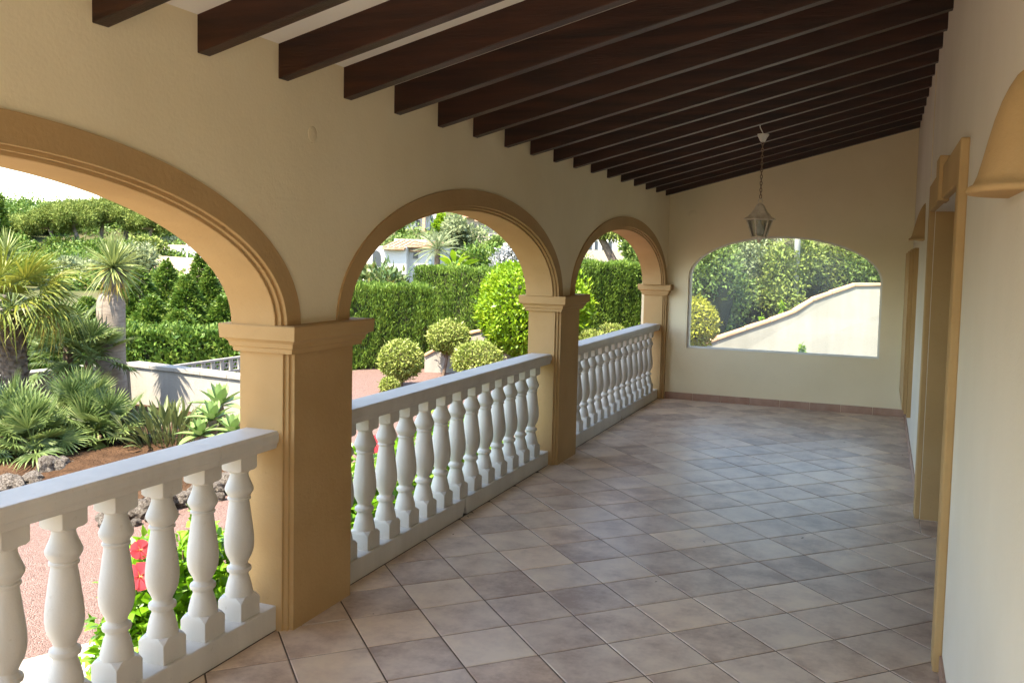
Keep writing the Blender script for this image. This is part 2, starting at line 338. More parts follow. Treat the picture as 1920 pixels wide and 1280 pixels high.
# ================================================================== THE TERRACE
W = 2.77; YE = 10.78; Y0 = -6.5; YR = -1.85; ZG = -0.6  # open sunlit end behind the camera is invented, to bounce light inside
SL = 0.266; BZ = 2.405                                   # roof slope, beam underside at the arcade
def ell(c, a, b, z0, n=40, t0=0.0, t1=math.pi):
    return [(c + a * math.cos(t), z0 + b * math.sin(t)) for t in np.linspace(t0, t1, n)]

# ---- floor of single tiles
floor = thing('floor', (1.4, 4, 0)); floor['kind'] = 'structure'
MB().box(-0.16, 3.08, Y0, YE + 0.02, -0.05, -0.0035).build('grout_bed', M['grout'], floor)
def clip(poly, x0, x1, y0, y1):
    for ax, v, sgn in ((0, x0, 1), (0, x1, -1), (1, y0, 1), (1, y1, -1)):
        out = []
        for i in range(len(poly)):
            a, b = poly[i], poly[(i + 1) % len(poly)]; da = (a[ax] - v) * sgn; db = (b[ax] - v) * sgn
            if da >= 0: out.append(a)
            if da * db < 0:
                t = da / (da - db); out.append(tuple(a[k] + t * (b[k] - a[k]) for k in range(2)))
        poly = out
        if len(poly) < 3: return None
    return poly
U = np.array([0.235692, 0.230975]); V = np.array([-0.230975, 0.235692]); O = np.array([0.693611, 3.09834])
def area(p): return 0.5 * abs(sum(p[i][0] * p[(i + 1) % len(p)][1] - p[(i + 1) % len(p)][0] * p[i][1] for i in range(len(p))))
def slab(c, poly, org):
    cc = np.mean(np.array(poly), 0); n = len(poly); vs = []
    for z, k in ((-0.012, 1.0), (-0.0022, 1.0), (0.0, 0.978)):
        for q in poly: v = cc + (np.array(q) - cc) * k; vs.append((v[0], v[1], z))
    fs = [tuple(2 * n + i for i in range(n))]
    for r_ in range(2):
        for i in range(n): fs.append((r_ * n + i, r_ * n + (i + 1) % n, (r_ + 1) * n + (i + 1) % n, (r_ + 1) * n + i))
    return pymesh(vs, fs, (org[0], org[1], 0))
far_v = MB(); whole = None
for a in range(-28, 26):
    for b in range(-32, 32):
        c = O + U * (b + 0.5) + V * (a + 0.5)
        if not (-0.4 < c[0] < 3.4 and Y0 - 0.4 < c[1] < YE + 0.4): continue
        g = 0.4895
        sq = [tuple(c + U * i * g + V * j * g) for i, j in ((-1, -1), (1, -1), (1, 1), (-1, 1))]
        for rect in (((0.001, 3.0, 4.2, 6.5),) if 4.2 + 0.24 < c[1] < 6.5 - 0.24 else ((0.001, W - 0.001, Y0, YE - 0.001), (W + 0.001, 3.0, 4.2, 6.5))):
            p = clip(sq, *rect)
            if not p or area(p) < 0.0009: continue
            if c[1] < 2.1:
                n = len(p); far_v.add([(x, y, 0) for x, y in p], [tuple(range(n))]); continue
            if len(p) == 4 and area(p) > area(sq) - 1e-6:
                if whole is None: whole = slab(c, p, c)
                me = whole
            else: me = slab(c, p, c)
            o = link('tile', me, M['tile'], floor, loc=(c[0], c[1], 0))
            o.rotation_euler = (random.gauss(0, 0.0010), random.gauss(0, 0.0010), 0)
far_v.build('tile_area', M['tile'], floor, fix=False)['kind'] = 'stuff'

# ---- ceiling with its beams
ceil = thing('ceiling', (1.4, 4, 2.55)); ceil['kind'] = 'structure'
zc = lambda x: 2.548 + SL * (x - 0.03)
MB().prism([(-0.68, zc(-0.68)), (3.4, zc(3.4)), (3.4, zc(3.4) + 0.22), (-0.68, zc(-0.68) + 0.22)], 1, YR, YE + 0.6).build('ceiling_slab', M['ceiling'], ceil)  # unseen eave shaped to shade the rails; rear edge invented for sun bounce
zb = lambda x: BZ + SL * (x - 0.03)
bm0 = None
for k in range(-6, 18):
    y = 2.271 + 0.4865 * k
    if bm0 is None:
        bm0 = MB().prism([(0.02, zb(0.02)), (2.8, zb(2.8)), (2.8, zb(2.8) + 0.165), (0.02, zb(0.02) + 0.165)], 1, y, y + 0.068).build('beam', M['beam'], ceil, bevel=0.003)
        yb = y
    else:
        c = bm0.copy(); COL.objects.link(c); c.location = bm0.location + Vector((0, y - yb + random.gauss(0, 0.006), random.gauss(0, 0.002)))

# ---- arcade wall
aw = thing('arcade_wall', (0, 4, 0), 'cream plastered arcade wall with ochre trimmed arches on pillars along the garden side', 'wall')
SPR = 1.37; EB = 0.722
ARCH = [(1.775, 1.62), (5.31, 1.62), (8.93, 1.79)]
PIL = [0.035, 3.585, 7.135, 10.955]
poly = [(-0.22, SPR)]
for c, a in ARCH: poly += [(y, z) for y, z in ell(c, a, EB, SPR, 41)][::-1]
poly += [(YE + 0.1, SPR), (YE + 0.1, 2.62), (-0.22, 2.62)]
MB().prism(poly, 0, -0.185, 0.058).build('plaster', M['plaster'], aw)
prof = [(0, 0.07), (0.098, 0.07), (0.1, 0.068), (0.1, 0.05), (0.114, 0.05), (0.115, 0.048), (0.115, 0.03), (0.128, 0.03), (0.13, 0.027), (0.13, -0.20), (0, -0.20)]
for c, a in ARCH:
    mb = MB(); n = 49; L_ = len(prof); vs = []; fs = []
    for t in np.linspace(0, math.pi, n):
        for d, x in prof: vs.append((x, c + (a - d) * math.cos(t), SPR + (EB - d) * math.sin(t)))
    for i in range(n - 1):
        for j in range(L_): fs.append((i * L_ + j, i * L_ + (j + 1) % L_, (i + 1) * L_ + (j + 1) % L_, (i + 1) * L_ + j))
    o = mb.add(vs, fs).build('archivolt', M['ochre'], aw)
    for p in o.data.polygons: p.use_smooth = True
    bm = bmesh.new(); bm.from_mesh(o.data)
    for e in bm.edges:
        if len(e.link_faces) == 2 and e.calc_face_angle(0) > 0.5: e.smooth = False
    bm.to_mesh(o.data); bm.free()
for y in PIL:
    hw = 0.263
    q = [(-0.20, hw), (0.030, hw), (0.030, hw - 0.014), (0.050, hw - 0.014), (0.050, hw - 0.028), (0.070, hw - 0.028)]
    p = [(x, y - v) for x, v in q] + [(x, y + v) for x, v in q[::-1]]
    pl = MB().prism(p, 2, -0.3, 1.246).build('pillar', M['ochre'], aw, bevel=0.003)
    vs = []; fs = []; lv = [(1.243, 0.004), (1.245, 0.02), (1.266, 0.023), (1.270, 0.032), (1.290, 0.036), (1.302, 0.048), (1.306, 0.062), (1.364, 0.066), (1.37, 0.062)]
    for z, ov in lv: vs += [(-0.2 - ov, y - hw - ov, z), (0.07 + ov, y - hw - ov, z), (0.07 + ov, y + hw + ov, z), (-0.2 - ov, y + hw + ov, z)]
    for i in range(len(lv) - 1):
        for j in range(4): fs.append((i * 4 + j, i * 4 + (j + 1) % 4, i * 4 + 4 + (j + 1) % 4, i * 4 + 4 + j))
    fs += [(0, 1, 2, 3), tuple(len(vs) - 4 + j for j in range(4))]
    MB().add(vs, fs).build('capital', M['ochre'], pl, bevel=0.002)
def disc_plate(name, c, axis, r, m, parent):
    mb = MB().lathe([(r * 0.2, 0.0014), (r * 0.93, 0.0012), (r, 0.0)], (0, 0, 0), 28)
    vs = [(c[0] + z, c[1] + x, c[2] + y) if axis == 0 else (c[0] + x, c[1] - z, c[2] + y) for x, y, z in mb.v]
    b_ = MB(); b_.v = vs; b_.f = mb.f; return b_.build(name, m, parent, smooth=True)
p_ = CAM + ray(586, 252) * ((0.058 - CAM[0]) / ray(586, 252)[0]); disc_plate('cover_plate', p_, 0, 0.035, M['plaster'], aw)

# ---- terrace plinth below the arcade
pl = MB().box(-0.24, 0.0, Y0, YE + 0.3, -1.2, -0.052).build('terrace_plinth', M['plaster'])
tag(pl, kind='structure')

# ---- end wall with the arched window
ew = thing('end_wall', (1.4, YE, 0), 'cream end wall of the terrace pierced by a wide arched window', 'wall')
wc, wa, wb_, ws, wsill = 1.394, 1.08, 0.498, 1.47, 0.622
arc = ell(wc, wa, wb_, ws, 49)
lh = [(-0.25, -0.05), (wc, -0.05), (wc, wsill), (wc - wa, wsill)] + [p for p in arc[::-1] if p[0] <= wc + 1e-6] + [(wc, 3.6), (-0.25, 3.6)]
rh = [(wc, -0.05), (3.1, -0.05), (3.1, 3.6), (wc, 3.6)] + [p for p in arc[::-1] if p[0] >= wc - 1e-6] + [(wc + wa, wsill), (wc, wsill)]
MB().prism(lh, 1, YE, YE + 0.24).prism(rh, 1, YE, YE + 0.24).build('plaster', M['plaster'], ew, fix=True)
fr = MB(); n = 49; out = [(wc - wa, wsill), (wc + wa, wsill)] + arc; ins = 0.022
inn = [(wc - wa + ins, wsill + ins), (wc + wa - ins, wsill + ins)] + ell(wc, wa - ins, wb_ - ins, ws, 49)
m_ = len(out); vs = []
for yy in (YE + 0.03, YE + 0.07):
    vs += [(x, yy, z) for x, z in out] + [(x, yy, z) for x, z in inn]
fs = []
for i in range(m_):
    j = (i + 1) % m_
    fs += [(i, j, m_ + j, m_ + i), (2 * m_ + i, 3 * m_ + i, 3 * m_ + j, 2 * m_ + j), (m_ + i, m_ + j, 3 * m_ + j, 3 * m_ + i), (i, 2 * m_ + i, 2 * m_ + j, j)]
wf = fr.add(vs, fs).build('window_frame', M['canopy_white'], ew)
MB().prism(inn, 1, YE + 0.046, YE + 0.052).build('window_pane', M['window_glass'], wf)
sk = None
for i in range(8):
    x0 = 0.075 + i * 0.337; x1 = min(x0 + 0.333, W - 0.002)
    MB().box(x0, x1, YE - 0.011, YE + 0.002, 0.0, 0.082).build('skirting_tile', M['skirt'], ew, bevel=0.002)
p_ = CAM + ray(1299, 402) * (YE / ray(1299, 402)[1]); disc_plate('cover_plate', p_, 1, 0.045, M['plaster'], ew)

# ---- house wall on the right
hw_ = thing('house_wall', (W, 4, 0), 'off white house wall on the right with an ochre framed doorway', 'wall')
MB().prism([(Y0, -0.05), (4.2, -0.05), (4.2, 2.04), (6.5, 2.04), (6.5, -0.05), (YE, -0.05), (YE, 3.6), (Y0, 3.6)], 0, W, 3.1).build('plaster', M['plaster_white'], hw_)
sur = MB().prism([(4.06, 0.003), (4.2, 0.003), (4.2, 2.04), (6.5, 2.04), (6.5, 0.003), (6.64, 0.003), (6.64, 2.215), (4.06, 2.215)], 0, 2.735, W + 0.002).build('door_surround', M['ochre'], hw_, bevel=0.008)
MB().prism([(5.20, 2.03), (5.42, 2.03), (5.45, 2.262), (5.17, 2.262)], 0, 2.715, W + 0.003).build('keystone', M['ochre'], sur, bevel=0.005)
MB().box(W + 0.003, 3.05, 6.494, 6.502, 0.003, 2.04).build('door_reveal', M['ochre'], hw_)
MB().box(W + 0.003, 3.05, 4.198, 4.206, 0.003, 2.04).build('door_reveal', M['ochre'], hw_)
dr = MB().box(3.0, 3.05, 4.2, 6.5, 0.0, 2.04).build('door', mat('dark door wood', (0.10, 0.045, 0.02), (0.16, 0.075, 0.035), 4, 0.5, stretch=(1, 8, 0.6)), hw_)
for y_ in (4.35, 5.45): MB().box(2.988, 3.001, y_, y_ + 0.9, 0.2, 1.85).build('door_panel', M['dark_glass'], dr)
wsr = MB()
for x0, x1, d in ((2.735, W + 0.002, 0.0), (2.712, 2.735, 0.035), (2.694, 2.712, 0.075)):
    a0, a1, z0, z1 = 9.05 + d, 10.62 - d, 0.27 + d * 0.7, 1.84 - d * 0.5; wi = 0.16 - d
    wsr.prism([(a0, z0), (a1, z0), (a1, z1), (a0, z1)], 0, x0, x1)
wsr.build('window_surround', M['ochre'], hw_, bevel=0.004)
for y0_, y1_ in ((-0.2, 4.055), (6.645, 10.765)):
    y = y0_
    while y < y1_ - 0.02:
        MB().box(W - 0.011, W + 0.002, y, min(y + 0.333, y1_), 0.0, 0.082).build('skirting_tile', M['skirt'], hw_, bevel=0.002); y += 0.337
MB().tube([(W - 0.003, 7.3, 2.3), (W - 0.003, 7.32, 3.1)], 0.003, 6).build('cable', M['plaster'], hw_)
def wall_lamp(y, label):
    t = thing('wall_lamp', (W, y, 1.885), label, 'wall lamp', 'ochre wall lamps beside the door')
    pr_ = [(0.100, 1.884), (0.114, 1.885), (0.117, 1.892), (0.114, 1.901), (0.101, 1.908), (0.092, 1.93), (0.082, 1.97), (0.071, 2.02), (0.059, 2.07), (0.045, 2.115), (0.03, 2.15), (0.014, 2.178), (0.002, 2.19)]
    vs = []; n = 25
    for r_, z in pr_:
        for k in range(n):
            a = math.pi / 2 + math.pi * k / (n - 1); vs.append((W + r_ * math.cos(a), y + 1.5 * r_ * math.sin(a), z))
    fs = [(i * n + k, i * n + k + 1, i * n + n + k + 1, i * n + n + k) for i in range(len(pr_) - 1) for k in range(n - 1)]
    fs += [tuple(range(n))]
    MB().add(vs, fs).build('lamp_shade', M['ochre'], t, smooth=True)
wall_lamp(2.57, 'ochre half bell wall lamp at the right edge of the picture')
wall_lamp(8.1, 'ochre half bell wall lamp beyond the doorway, above the far window surround')

# ---- balustrades
bal = MB()
prof = [(0.058, 0.097), (0.0575, 0.112), (0.055, 0.127), (0.050, 0.148), (0.045, 0.168), (0.0385, 0.184), (0.0405, 0.197), (0.0495, 0.203), (0.0515, 0.211), (0.0495, 0.220), (0.039, 0.227), (0.0355, 0.236),
        (0.042, 0.252), (0.0535, 0.275), (0.0595, 0.297), (0.0625, 0.322), (0.062, 0.350), (0.0585, 0.385), (0.053, 0.425), (0.048, 0.465), (0.0425, 0.500), (0.0415, 0.512), (0.0485, 0.516), (0.0485, 0.523), (0.0435, 0.528),
        (0.051, 0.540), (0.0585, 0.553), (0.0598, 0.563), (0.054, 0.578), (0.046, 0.597), (0.039, 0.617), (0.038, 0.632), (0.047, 0.640), (0.047, 0.648)]
bal.lathe(prof, (0, 0, 0), 40)
for i_, v_ in enumerate(bal.v):                      # faint mould seams on two sides
    if i_ % 40 in (3, 23): bal.v[i_] = (v_[0] * 1.022, v_[1] * 1.022, v_[2])
ns = len(bal.f)
def sqb(levels):
    vs = []; fs = []
    for z, h, ch in levels: vs += [(sx * h if not t_ else sx * (h - ch), sy * (h - ch) if not t_ else sy * h, z) for sx, sy, t_ in ((-1, -1, 0), (-1, -1, 1), (1, -1, 1), (1, -1, 0), (1, 1, 0), (1, 1, 1), (-1, 1, 1), (-1, 1, 0))]
    for i in range(len(levels) - 1):
        for j in range(8): fs.append((i * 8 + j, i * 8 + (j + 1) % 8, i * 8 + 8 + (j + 1) % 8, i * 8 + 8 + j))
    fs += [tuple(range(7, -1, -1)), tuple(len(vs) - 8 + j for j in range(8))]; bal.add(vs, fs)
sqb([(0.0, 0.0615, 0.002), (0.078, 0.0615, 0.002), (0.088, 0.0605, 0.012), (0.099, 0.056, 0.026)])
sqb([(0.642, 0.050, 0.012), (0.650, 0.0525, 0.002), (0.712, 0.0525, 0.002)])
bm_me = pymesh(bal.v, bal.f)
b_ = bmesh.new(); b_.from_mesh(bm_me); bmesh.ops.recalc_face_normals(b_, faces=b_.faces)
for i, f_ in enumerate(b_.faces): f_.smooth = True
for e in b_.edges:
    if len(e.link_faces) == 2 and e.calc_face_angle(0) > 0.62: e.smooth = False
b_.to_mesh(bm_me); b_.free(); bm_me.materials.append(M['white_stone'])
def balustrade(y0, y1, ys, joint, rj, label):
    t = thing('balustrade', (-0.08, (y0 + y1) / 2, 0), label, 'balustrade', 'white balustrades under the arches')
    for a, b, e0, e1 in ((y0, joint - 0.002, 0, 1), (joint + 0.002, y1, 1, 0)):
        p = [(a + (0.030 if e0 else 0), 0.0), (b - (0.030 if e1 else 0), 0.0)] + ([(b - 0.004, 0.055)] if e1 else []) + [(b, 0.113), (a, 0.113)] + ([(a + 0.004, 0.055)] if e0 else [])
        MB().prism(p, 0, -0.165, 0.0).build('base_rail', M['white_stone'], t, bevel=0.006)
    MB().box(-0.13, -0.035, joint - 0.035, joint + 0.035, 0.001, 0.06).build('notch_backing', M['grout'], t)  # dark backing added so the drain notch shows brown, not bright daylight
    hp = [(-0.160, 0.822), (-0.004, 0.822), (0.000, 0.834), (0.003, 0.846), (0.008, 0.852), (0.011, 0.872), (0.009, 0.890), (0.000, 0.902), (-0.165, 0.902), (-0.172, 0.890), (-0.174, 0.870), (-0.168, 0.852), (-0.164, 0.840)]
    for a, b in ((y0, rj - 0.0012), (rj + 0.0012, y1)):
        MB().prism(hp, 1, a, b).build('handrail', M['white_stone'], t, bevel=0.003)
    for y in ys:
        o = link('baluster', bm_me, None, t, loc=(-0.08, y, 0.111)); o.rotation_euler = (0, 0, random.choice((0, R(90), R(180))) + random.gauss(0, 0.012))
balustrade(0.30, 3.325, [3.17 - 0.2247 * k for k in range(13)], 1.77, 2.95, 'white balustrade under the nearest and leftmost arch, in the foreground')
balustrade(3.845, 6.875, [3.966 + 0.2247 * k for k in range(13)], 5.30, 5.95, 'white balustrade under the middle arch between two ochre pillars')
balustrade(7.395, 10.70, [7.56 + 0.2247 * k for k in range(14)], 9.10, 9.4, 'white balustrade under the farthest arch next to the end wall')

# ---- hanging lantern
lx, ly = 1.445, 8.14
t = thing('hanging_lantern', (lx, ly, 1.84), 'old white hexagonal lantern hanging by a chain from the beams', 'lantern')
zt = zb(lx)
MB().lathe([(0.018, 2.715), (0.024, 2.722), (0.034, 2.745), (0.05, 2.768), (0.052, zt - 0.002)], (lx, ly, 0), 20).build('canopy', M['canopy_white'], t, smooth=True)
MB().tube([(lx + 0.004, ly - 0.03, zt), (lx - 0.02, ly - 0.06, zt + 0.05), (lx - 0.022, ly - 0.07, zt + 0.11)], 0.004, 6).build('cord', M['canopy_white'], t)
def torus_mesh(Rx, Rz, r, n=16, k=7):
    vs = []; fs = []
    for i in range(n):
        a = 2 * math.pi * i / n; c = np.array([Rx * math.cos(a), 0, Rz * math.sin(a)]); nrm = np.array([math.cos(a), 0, math.sin(a)])
        for j in range(k):
            b = 2 * math.pi * j / k; vs.append(tuple(c + r * (nrm * math.cos(b) + np.array([0, 1, 0]) * math.sin(b))))
    for i in range(n):
        for j in range(k): fs.append((i * k + j, ((i + 1) % n) * k + j, ((i + 1) % n) * k + (j + 1) % k, i * k + (j + 1) % k))
    return pymesh(vs, fs)
lm = torus_mesh(0.009, 0.018, 0.0034); z = 2.70; k = 0
while z > 2.225:
    o = link('chain_link', lm, M['chain'], t, True, loc=(lx, ly, z)); o.rotation_euler = (0, 0, R(90) * (k % 2) + 0.3); z -= 0.0285; k += 1
o = link('hanging_ring', torus_mesh(0.019, 0.019, 0.0035), M['lantern_metal'], t, True, loc=(lx, ly, 2.205)); o.rotation_euler = (0, 0, 0.35)
def hexring(r, z, a0=0.3): return [(lx + r * math.cos(a0 + i * math.pi / 3), ly + r * math.sin(a0 + i * math.pi / 3), z) for i in range(6)]
mb = MB(); lv = [(0.006, 2.19), (0.018, 2.184), (0.036, 2.168), (0.052, 2.138), (0.070, 2.108), (0.100, 2.075), (0.138, 2.050), (0.139, 2.045), (0.115, 2.044)]
vs = []; fs = []
for r_, z in lv: vs += hexring(r_, z)
for i in range(len(lv) - 1):
    for j in range(6): fs.append((i * 6 + j, i * 6 + (j + 1) % 6, i * 6 + 6 + (j + 1) % 6, i * 6 + 6 + j))
fs.append(tuple(range(6)))
mb.add(vs, fs).build('lantern_roof', M['lantern_metal'], t)
mb = MB(); T_, B_ = hexring(0.112, 2.046), hexring(0.062, 1.892)
for i in range(6):
    mb.tube([B_[i], T_[i]], 0.0065, 6); mb.tube([T_[i], T_[(i + 1) % 6]], 0.007, 6); mb.tube([B_[i], B_[(i + 1) % 6]], 0.007, 6)
mb.build('frame', M['lantern_metal'], t)
MB().lathe([(0.058, 1.893), (0.05, 1.884), (0.022, 1.872), (0.012, 1.862), (0.013, 1.853), (0.003, 1.842)], (lx, ly, 0), 12).build('finial', M['lantern_metal'], t, smooth=True)
for i in range(6):
    j = (i + 1) % 6; cc = np.mean(np.array([B_[i], B_[j], T_[j], T_[i]]), 0)
    q = [tuple(cc + (np.array(v) - cc) * 0.96) for v in (B_[i], B_[j], T_[j], T_[i])]
    obj('pane', q, [(0, 1, 2, 3)], M['lantern_glass'], t)
MB().lathe([(0.014, 2.044), (0.016, 2.02), (0.02, 2.005), (0.034, 1.985), (0.04, 1.955), (0.036, 1.93), (0.02, 1.91), (0.004, 1.904)], (lx, ly, 0), 16).build('bulb', M['bulb'], t, smooth=True)
# ---- specks of litter on the floor
arr = []
for px, py, sz in ((1505, 1008, .012), (1320, 1015, .010), (1517, 968, .008), (1700, 783, .02), (1515, 766, .022), (1583, 829, .012), (1545, 811, .010), (1168, 792, .018), (1692, 853, .010), (893, 948, .014), (884, 960, .02), (877, 968, .012), (1165, 790, .012), (850, 1001, .009), (1420, 920, .007), (1000, 1100, .007), (1230, 1090, .008), (700, 1150, .008)):
    d_ = ray(px, py); p_ = CAM + d_ * ((0.004 - CAM[2]) / d_[2]); a_ = random.uniform(0, 6.28); u_ = np.array([math.cos(a_), math.sin(a_), 0.15]) * sz; v_ = np.array([-math.sin(a_), math.cos(a_), 0.1]) * sz * 0.5
    arr += [p_ - u_, p_ - v_ + np.array([0, 0, sz * .2]), p_ + u_, p_ + v_ + np.array([0, 0, sz * .2])]
lit_ = link('leaf_litter', quads_mesh(np.array(arr)), mat('dry litter', (0.10, 0.05, 0.025))); tag(lit_, 'specks of dry leaf litter on the tiled floor', 'litter', kind='stuff')

# ================================================================== THE GARDEN AND BEYOND
def tz(x, y):
    d = math.hypot(x - CAM[0], y)
    z = ZG + 4.0 * max(0.0, (d - 42) / 40) ** 1.6
    an = math.degrees(math.atan2(x - CAM[0], y)); k = min(1, max(0, (an + 44) / 5)); cap = 3.2 * (1 - k) + 45 * k
    return min(z, cap) + (0.25 * math.sin(x * 0.13) * math.cos(y * 0.11) if d > 30 else 0) * min(1, (d - 30) / 20 if d > 30 else 0)
# terrain sheet reaching the horizon
rs = [0.5, 4, 8, 14, 20, 26, 30, 34, 38, 42, 46, 50, 55, 60, 66, 72, 80, 88, 97, 107, 120, 135, 155, 180, 220, 280, 380, 600, 1200]
vs = []; fs = []; na = 96
for r_ in rs:
    for k in range(na):
        a = 2 * math.pi * k / na; x = CAM[0] + r_ * math.cos(a); y = r_ * math.sin(a); vs.append((x, y, tz(x, y) if r_ < 300 else min(tz(x, y), 45)))
for i in range(len(rs) - 1):
    for k in range(na): fs.append((i * na + k, i * na + (k + 1) % na, (i + 1) * na + (k + 1) % na, (i + 1) * na + k))
fs.append(tuple(range(na - 1, -1, -1)))
g_ = obj('ground', vs, fs, M['land'], None, True); g_['kind'] = 'structure'
def inpoly(x, y, P):
    c = False; n = len(P)
    for i in range(n):
        x1, y1 = P[i]; x2, y2 = P[(i + 1) % n]
        if (y1 > y) != (y2 > y) and x < (x2 - x1) * (y - y1) / (y2 - y1) + x1: c = not c
    return c
gr = [(-0.24, -8), (-0.24, 12.5), (2.9, 12.5), (2.9, 19), (-6.3, 19), (-7.4, 10.6), (-12, 8), (-12, -8)]
obj('gravel_court', [(x, y, ZG + 0.004) for x, y in gr], [tuple(range(len(gr)))[::-1]], M['gravel'])['kind'] = 'structure'
bed = [(-14, 3.0), (-9, 4.6), (-5.7, 5.6), (-4.3, 6.15), (-3.35, 6.25), (-2.9, 7.0), (-3.3, 8.6), (-4.6, 9.7), (-5.6, 9.9), (-7.6, 10.1), (-7.65, 8.4), (-12, 7.2), (-14, 7)]
def nearest_edge(x, y, P):
    m = 9
    for i in range(len(P)):
        a = np.array(P[i]); b = np.array(P[(i + 1) % len(P)]); t = np.clip(((x - a[0]) * (b - a)[0] + (y - a[1]) * (b - a)[1]) / ((b - a) @ (b - a)), 0, 1)
        m = min(m, math.hypot(*(np.array([x, y]) - a - t * (b - a))))
    return m
st = 0.14; idx = {}; vs = []; fs = []
for i in range(int(12 / st)):
    for j in range(int(8 / st)):
        x, y = -14 + i * st, 3 + j * st
        if all(inpoly(x + dx, y + dy, bed) for dx in (0, st) for dy in (0, st)):
            q = []
            for dx, dy in ((0, 0), (1, 0), (1, 1), (0, 1)):
                k = (i + dx, j + dy)
                if k not in idx:
                    xx, yy = -14 + k[0] * st, 3 + k[1] * st; e = nearest_edge(xx, yy, bed)
                    idx[k] = len(vs); vs.append((xx + random.uniform(-.03, .03), yy + random.uniform(-.03, .03), ZG + 0.008 + min(1, e / 0.7) * 0.12 + random.uniform(0, 0.03)))
                q.append(idx[k])
            fs.append(tuple(q))
obj('soil_bed', vs, fs, M['soil'], None, True)['kind'] = 'structure'
# crazy paving
pv = thing('paving', (-1.1, 2, ZG)); pv['kind'] = 'structure'
obj('mortar_bed', [(-0.24, -6, ZG + 0.008), (-0.24, 4.05, ZG + 0.008), (-1.7, 3.95, ZG + 0.008), (-2.05, 3.2, ZG + 0.008), (-2.05, -6, ZG + 0.008)], [(0, 1, 2, 3, 4)], M['mortar'], pv)
gx, gy = 5, 17
pt = {(i, j): (-2.0 + i * 0.35 + (random.uniform(-.09, .09) if 0 < i < gx else 0), -1.8 + j * 0.34 + random.uniform(-.1, .1)) for i in range(gx + 1) for j in range(gy + 1)}
for i in range(gx):
    for j in range(gy):
        q = [np.array(pt[i, j]), np.array(pt[i + 1, j]), np.array(pt[i + 1, j + 1]), np.array(pt[i, j + 1])]; c = sum(q) / 4
        if c[1] > 3.9 or (c[0] < -1.75 and c[1] > 3.2): continue
        q = [c + (v - c) * 0.93 for v in q]
        mb = MB().prism([tuple(v) for v in q], 2, ZG + 0.004, ZG + 0.018); mb.build('paving_stone', M['crazy'], pv, bevel=0.004)

# ---------------------------------------------------------------- foliage tools
def unit(v): return v / (np.linalg.norm(v, axis=-1, keepdims=True) + 1e-9)
def rnd(n): return unit(rng.normal(size=(n, 3)))
def leafarr(P, D, N, L, Wd, droop=0.1):
    n = len(P); L = np.broadcast_to(np.asarray(L, float).reshape(-1, 1), (n, 1)); Wd = np.broadcast_to(np.asarray(Wd, float).reshape(-1, 1), (n, 1))
    D = unit(D); s = unit(np.cross(D, N)); N = np.cross(s, D)
    mid = P + D * L * 0.45
    tip = P + D * L - N * L * droop
    out = np.stack([P, mid + s * Wd / 2 + N * Wd * 0.15, tip, mid - s * Wd / 2 + N * Wd * 0.15], 1)
    return out.reshape(-1, 3)
def foliage(name, arrs, m, parent):
    V = np.concatenate(arrs) - np.array(base_of(parent)); me = quads_mesh(V); o = link(name, me, m, parent); o['kind'] = 'stuff'; return o
def blob(n, c, r, L, Wd, lump=0.10, inner=0.82, up=0.25, out=0.9, seedv=0):
    d = rnd(n); rr = np.asarray(r, float)
    ph = rng.uniform(0, 6.28, 6); k = 1 + lump * (np.sin(d[:, 0] * 5 + ph[0]) * np.sin(d[:, 1] * 6 + ph[1]) + 0.6 * np.sin(d[:, 2] * 9 + ph[2]) * np.sin(d[:, 0] * 8 + ph[3]))
    P = np.asarray(c) + d * rr * (k * rng.uniform(inner, 1.0, n))[:, None]
    D = d * out + rng.normal(size=(n, 3)) * 0.6 + np.array([0, 0, up])
    return leafarr(P, D, d + rng.normal(size=(n, 3)) * 0.5, L * rng.uniform(0.6, 1.2, n), Wd * rng.uniform(0.7, 1.2, n))
def ico(c, r, sub=2, jit=0.0, z0=None):
    bm = bmesh.new(); bmesh.ops.create_icosphere(bm, subdivisions=sub, radius=1.0); vs = []
    for v in bm.verts:
        p = np.array(v.co) * np.asarray(r) * (1 + random.uniform(-jit, jit)) + np.asarray(c); vs.append(tuple(p))
    fs = [tuple(v.index for v in f.verts) for f in bm.faces]; bm.free(); return vs, fs
def trunk(mb, pts, r0, r1, seg=8):
    n = len(pts); return mb.tube(pts, [r0 + (r1 - r0) * i / (n - 1) for i in range(n)], seg)
def topiary(gpx, cpx, rx, ry, m, label, z=ZG, n=5200, core='core_y', L=0.055, name='topiary_bush', group=None, cat='bush', depth=None):
    b = G(*gpx, z) if depth is None else A(*gpx, depth)
    if depth is not None: b[2] = tz(b[0], b[1])
    d = dep(b) if depth is None else depth; c = A(*cpx, d); a = rx / F * d; h = ry / F * d
    t = thing(name, b, label, cat, group)
    mb = MB(); trunk(mb, [b, b + (c - b) * 0.35 + np.array([0.02, 0, 0]), c - np.array([0, 0, h * 0.3])], 0.035, 0.025)
    for k in range(5):
        e = c + np.array([math.cos(k * 1.3) * a * 0.6, math.sin(k * 1.3) * a * 0.6, -h * 0.35]); mb.tube([b + (c - b) * 0.45, e], 0.012, 5)
    mb.build('trunk', M['bark'], t)
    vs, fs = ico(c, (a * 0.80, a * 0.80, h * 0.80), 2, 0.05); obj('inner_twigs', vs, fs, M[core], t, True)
    foliage('crown', [blob(n, c, (a * 0.99, a * 0.99, h * 0.99), L, L * 0.55, 0.07, 0.84, 0.15), blob(n // 30, c, (a * 1.06, a * 1.06, h * 1.07), L * 1.5, L * 0.5, 0.08, 0.95, 0.5)], M[m], t); return t
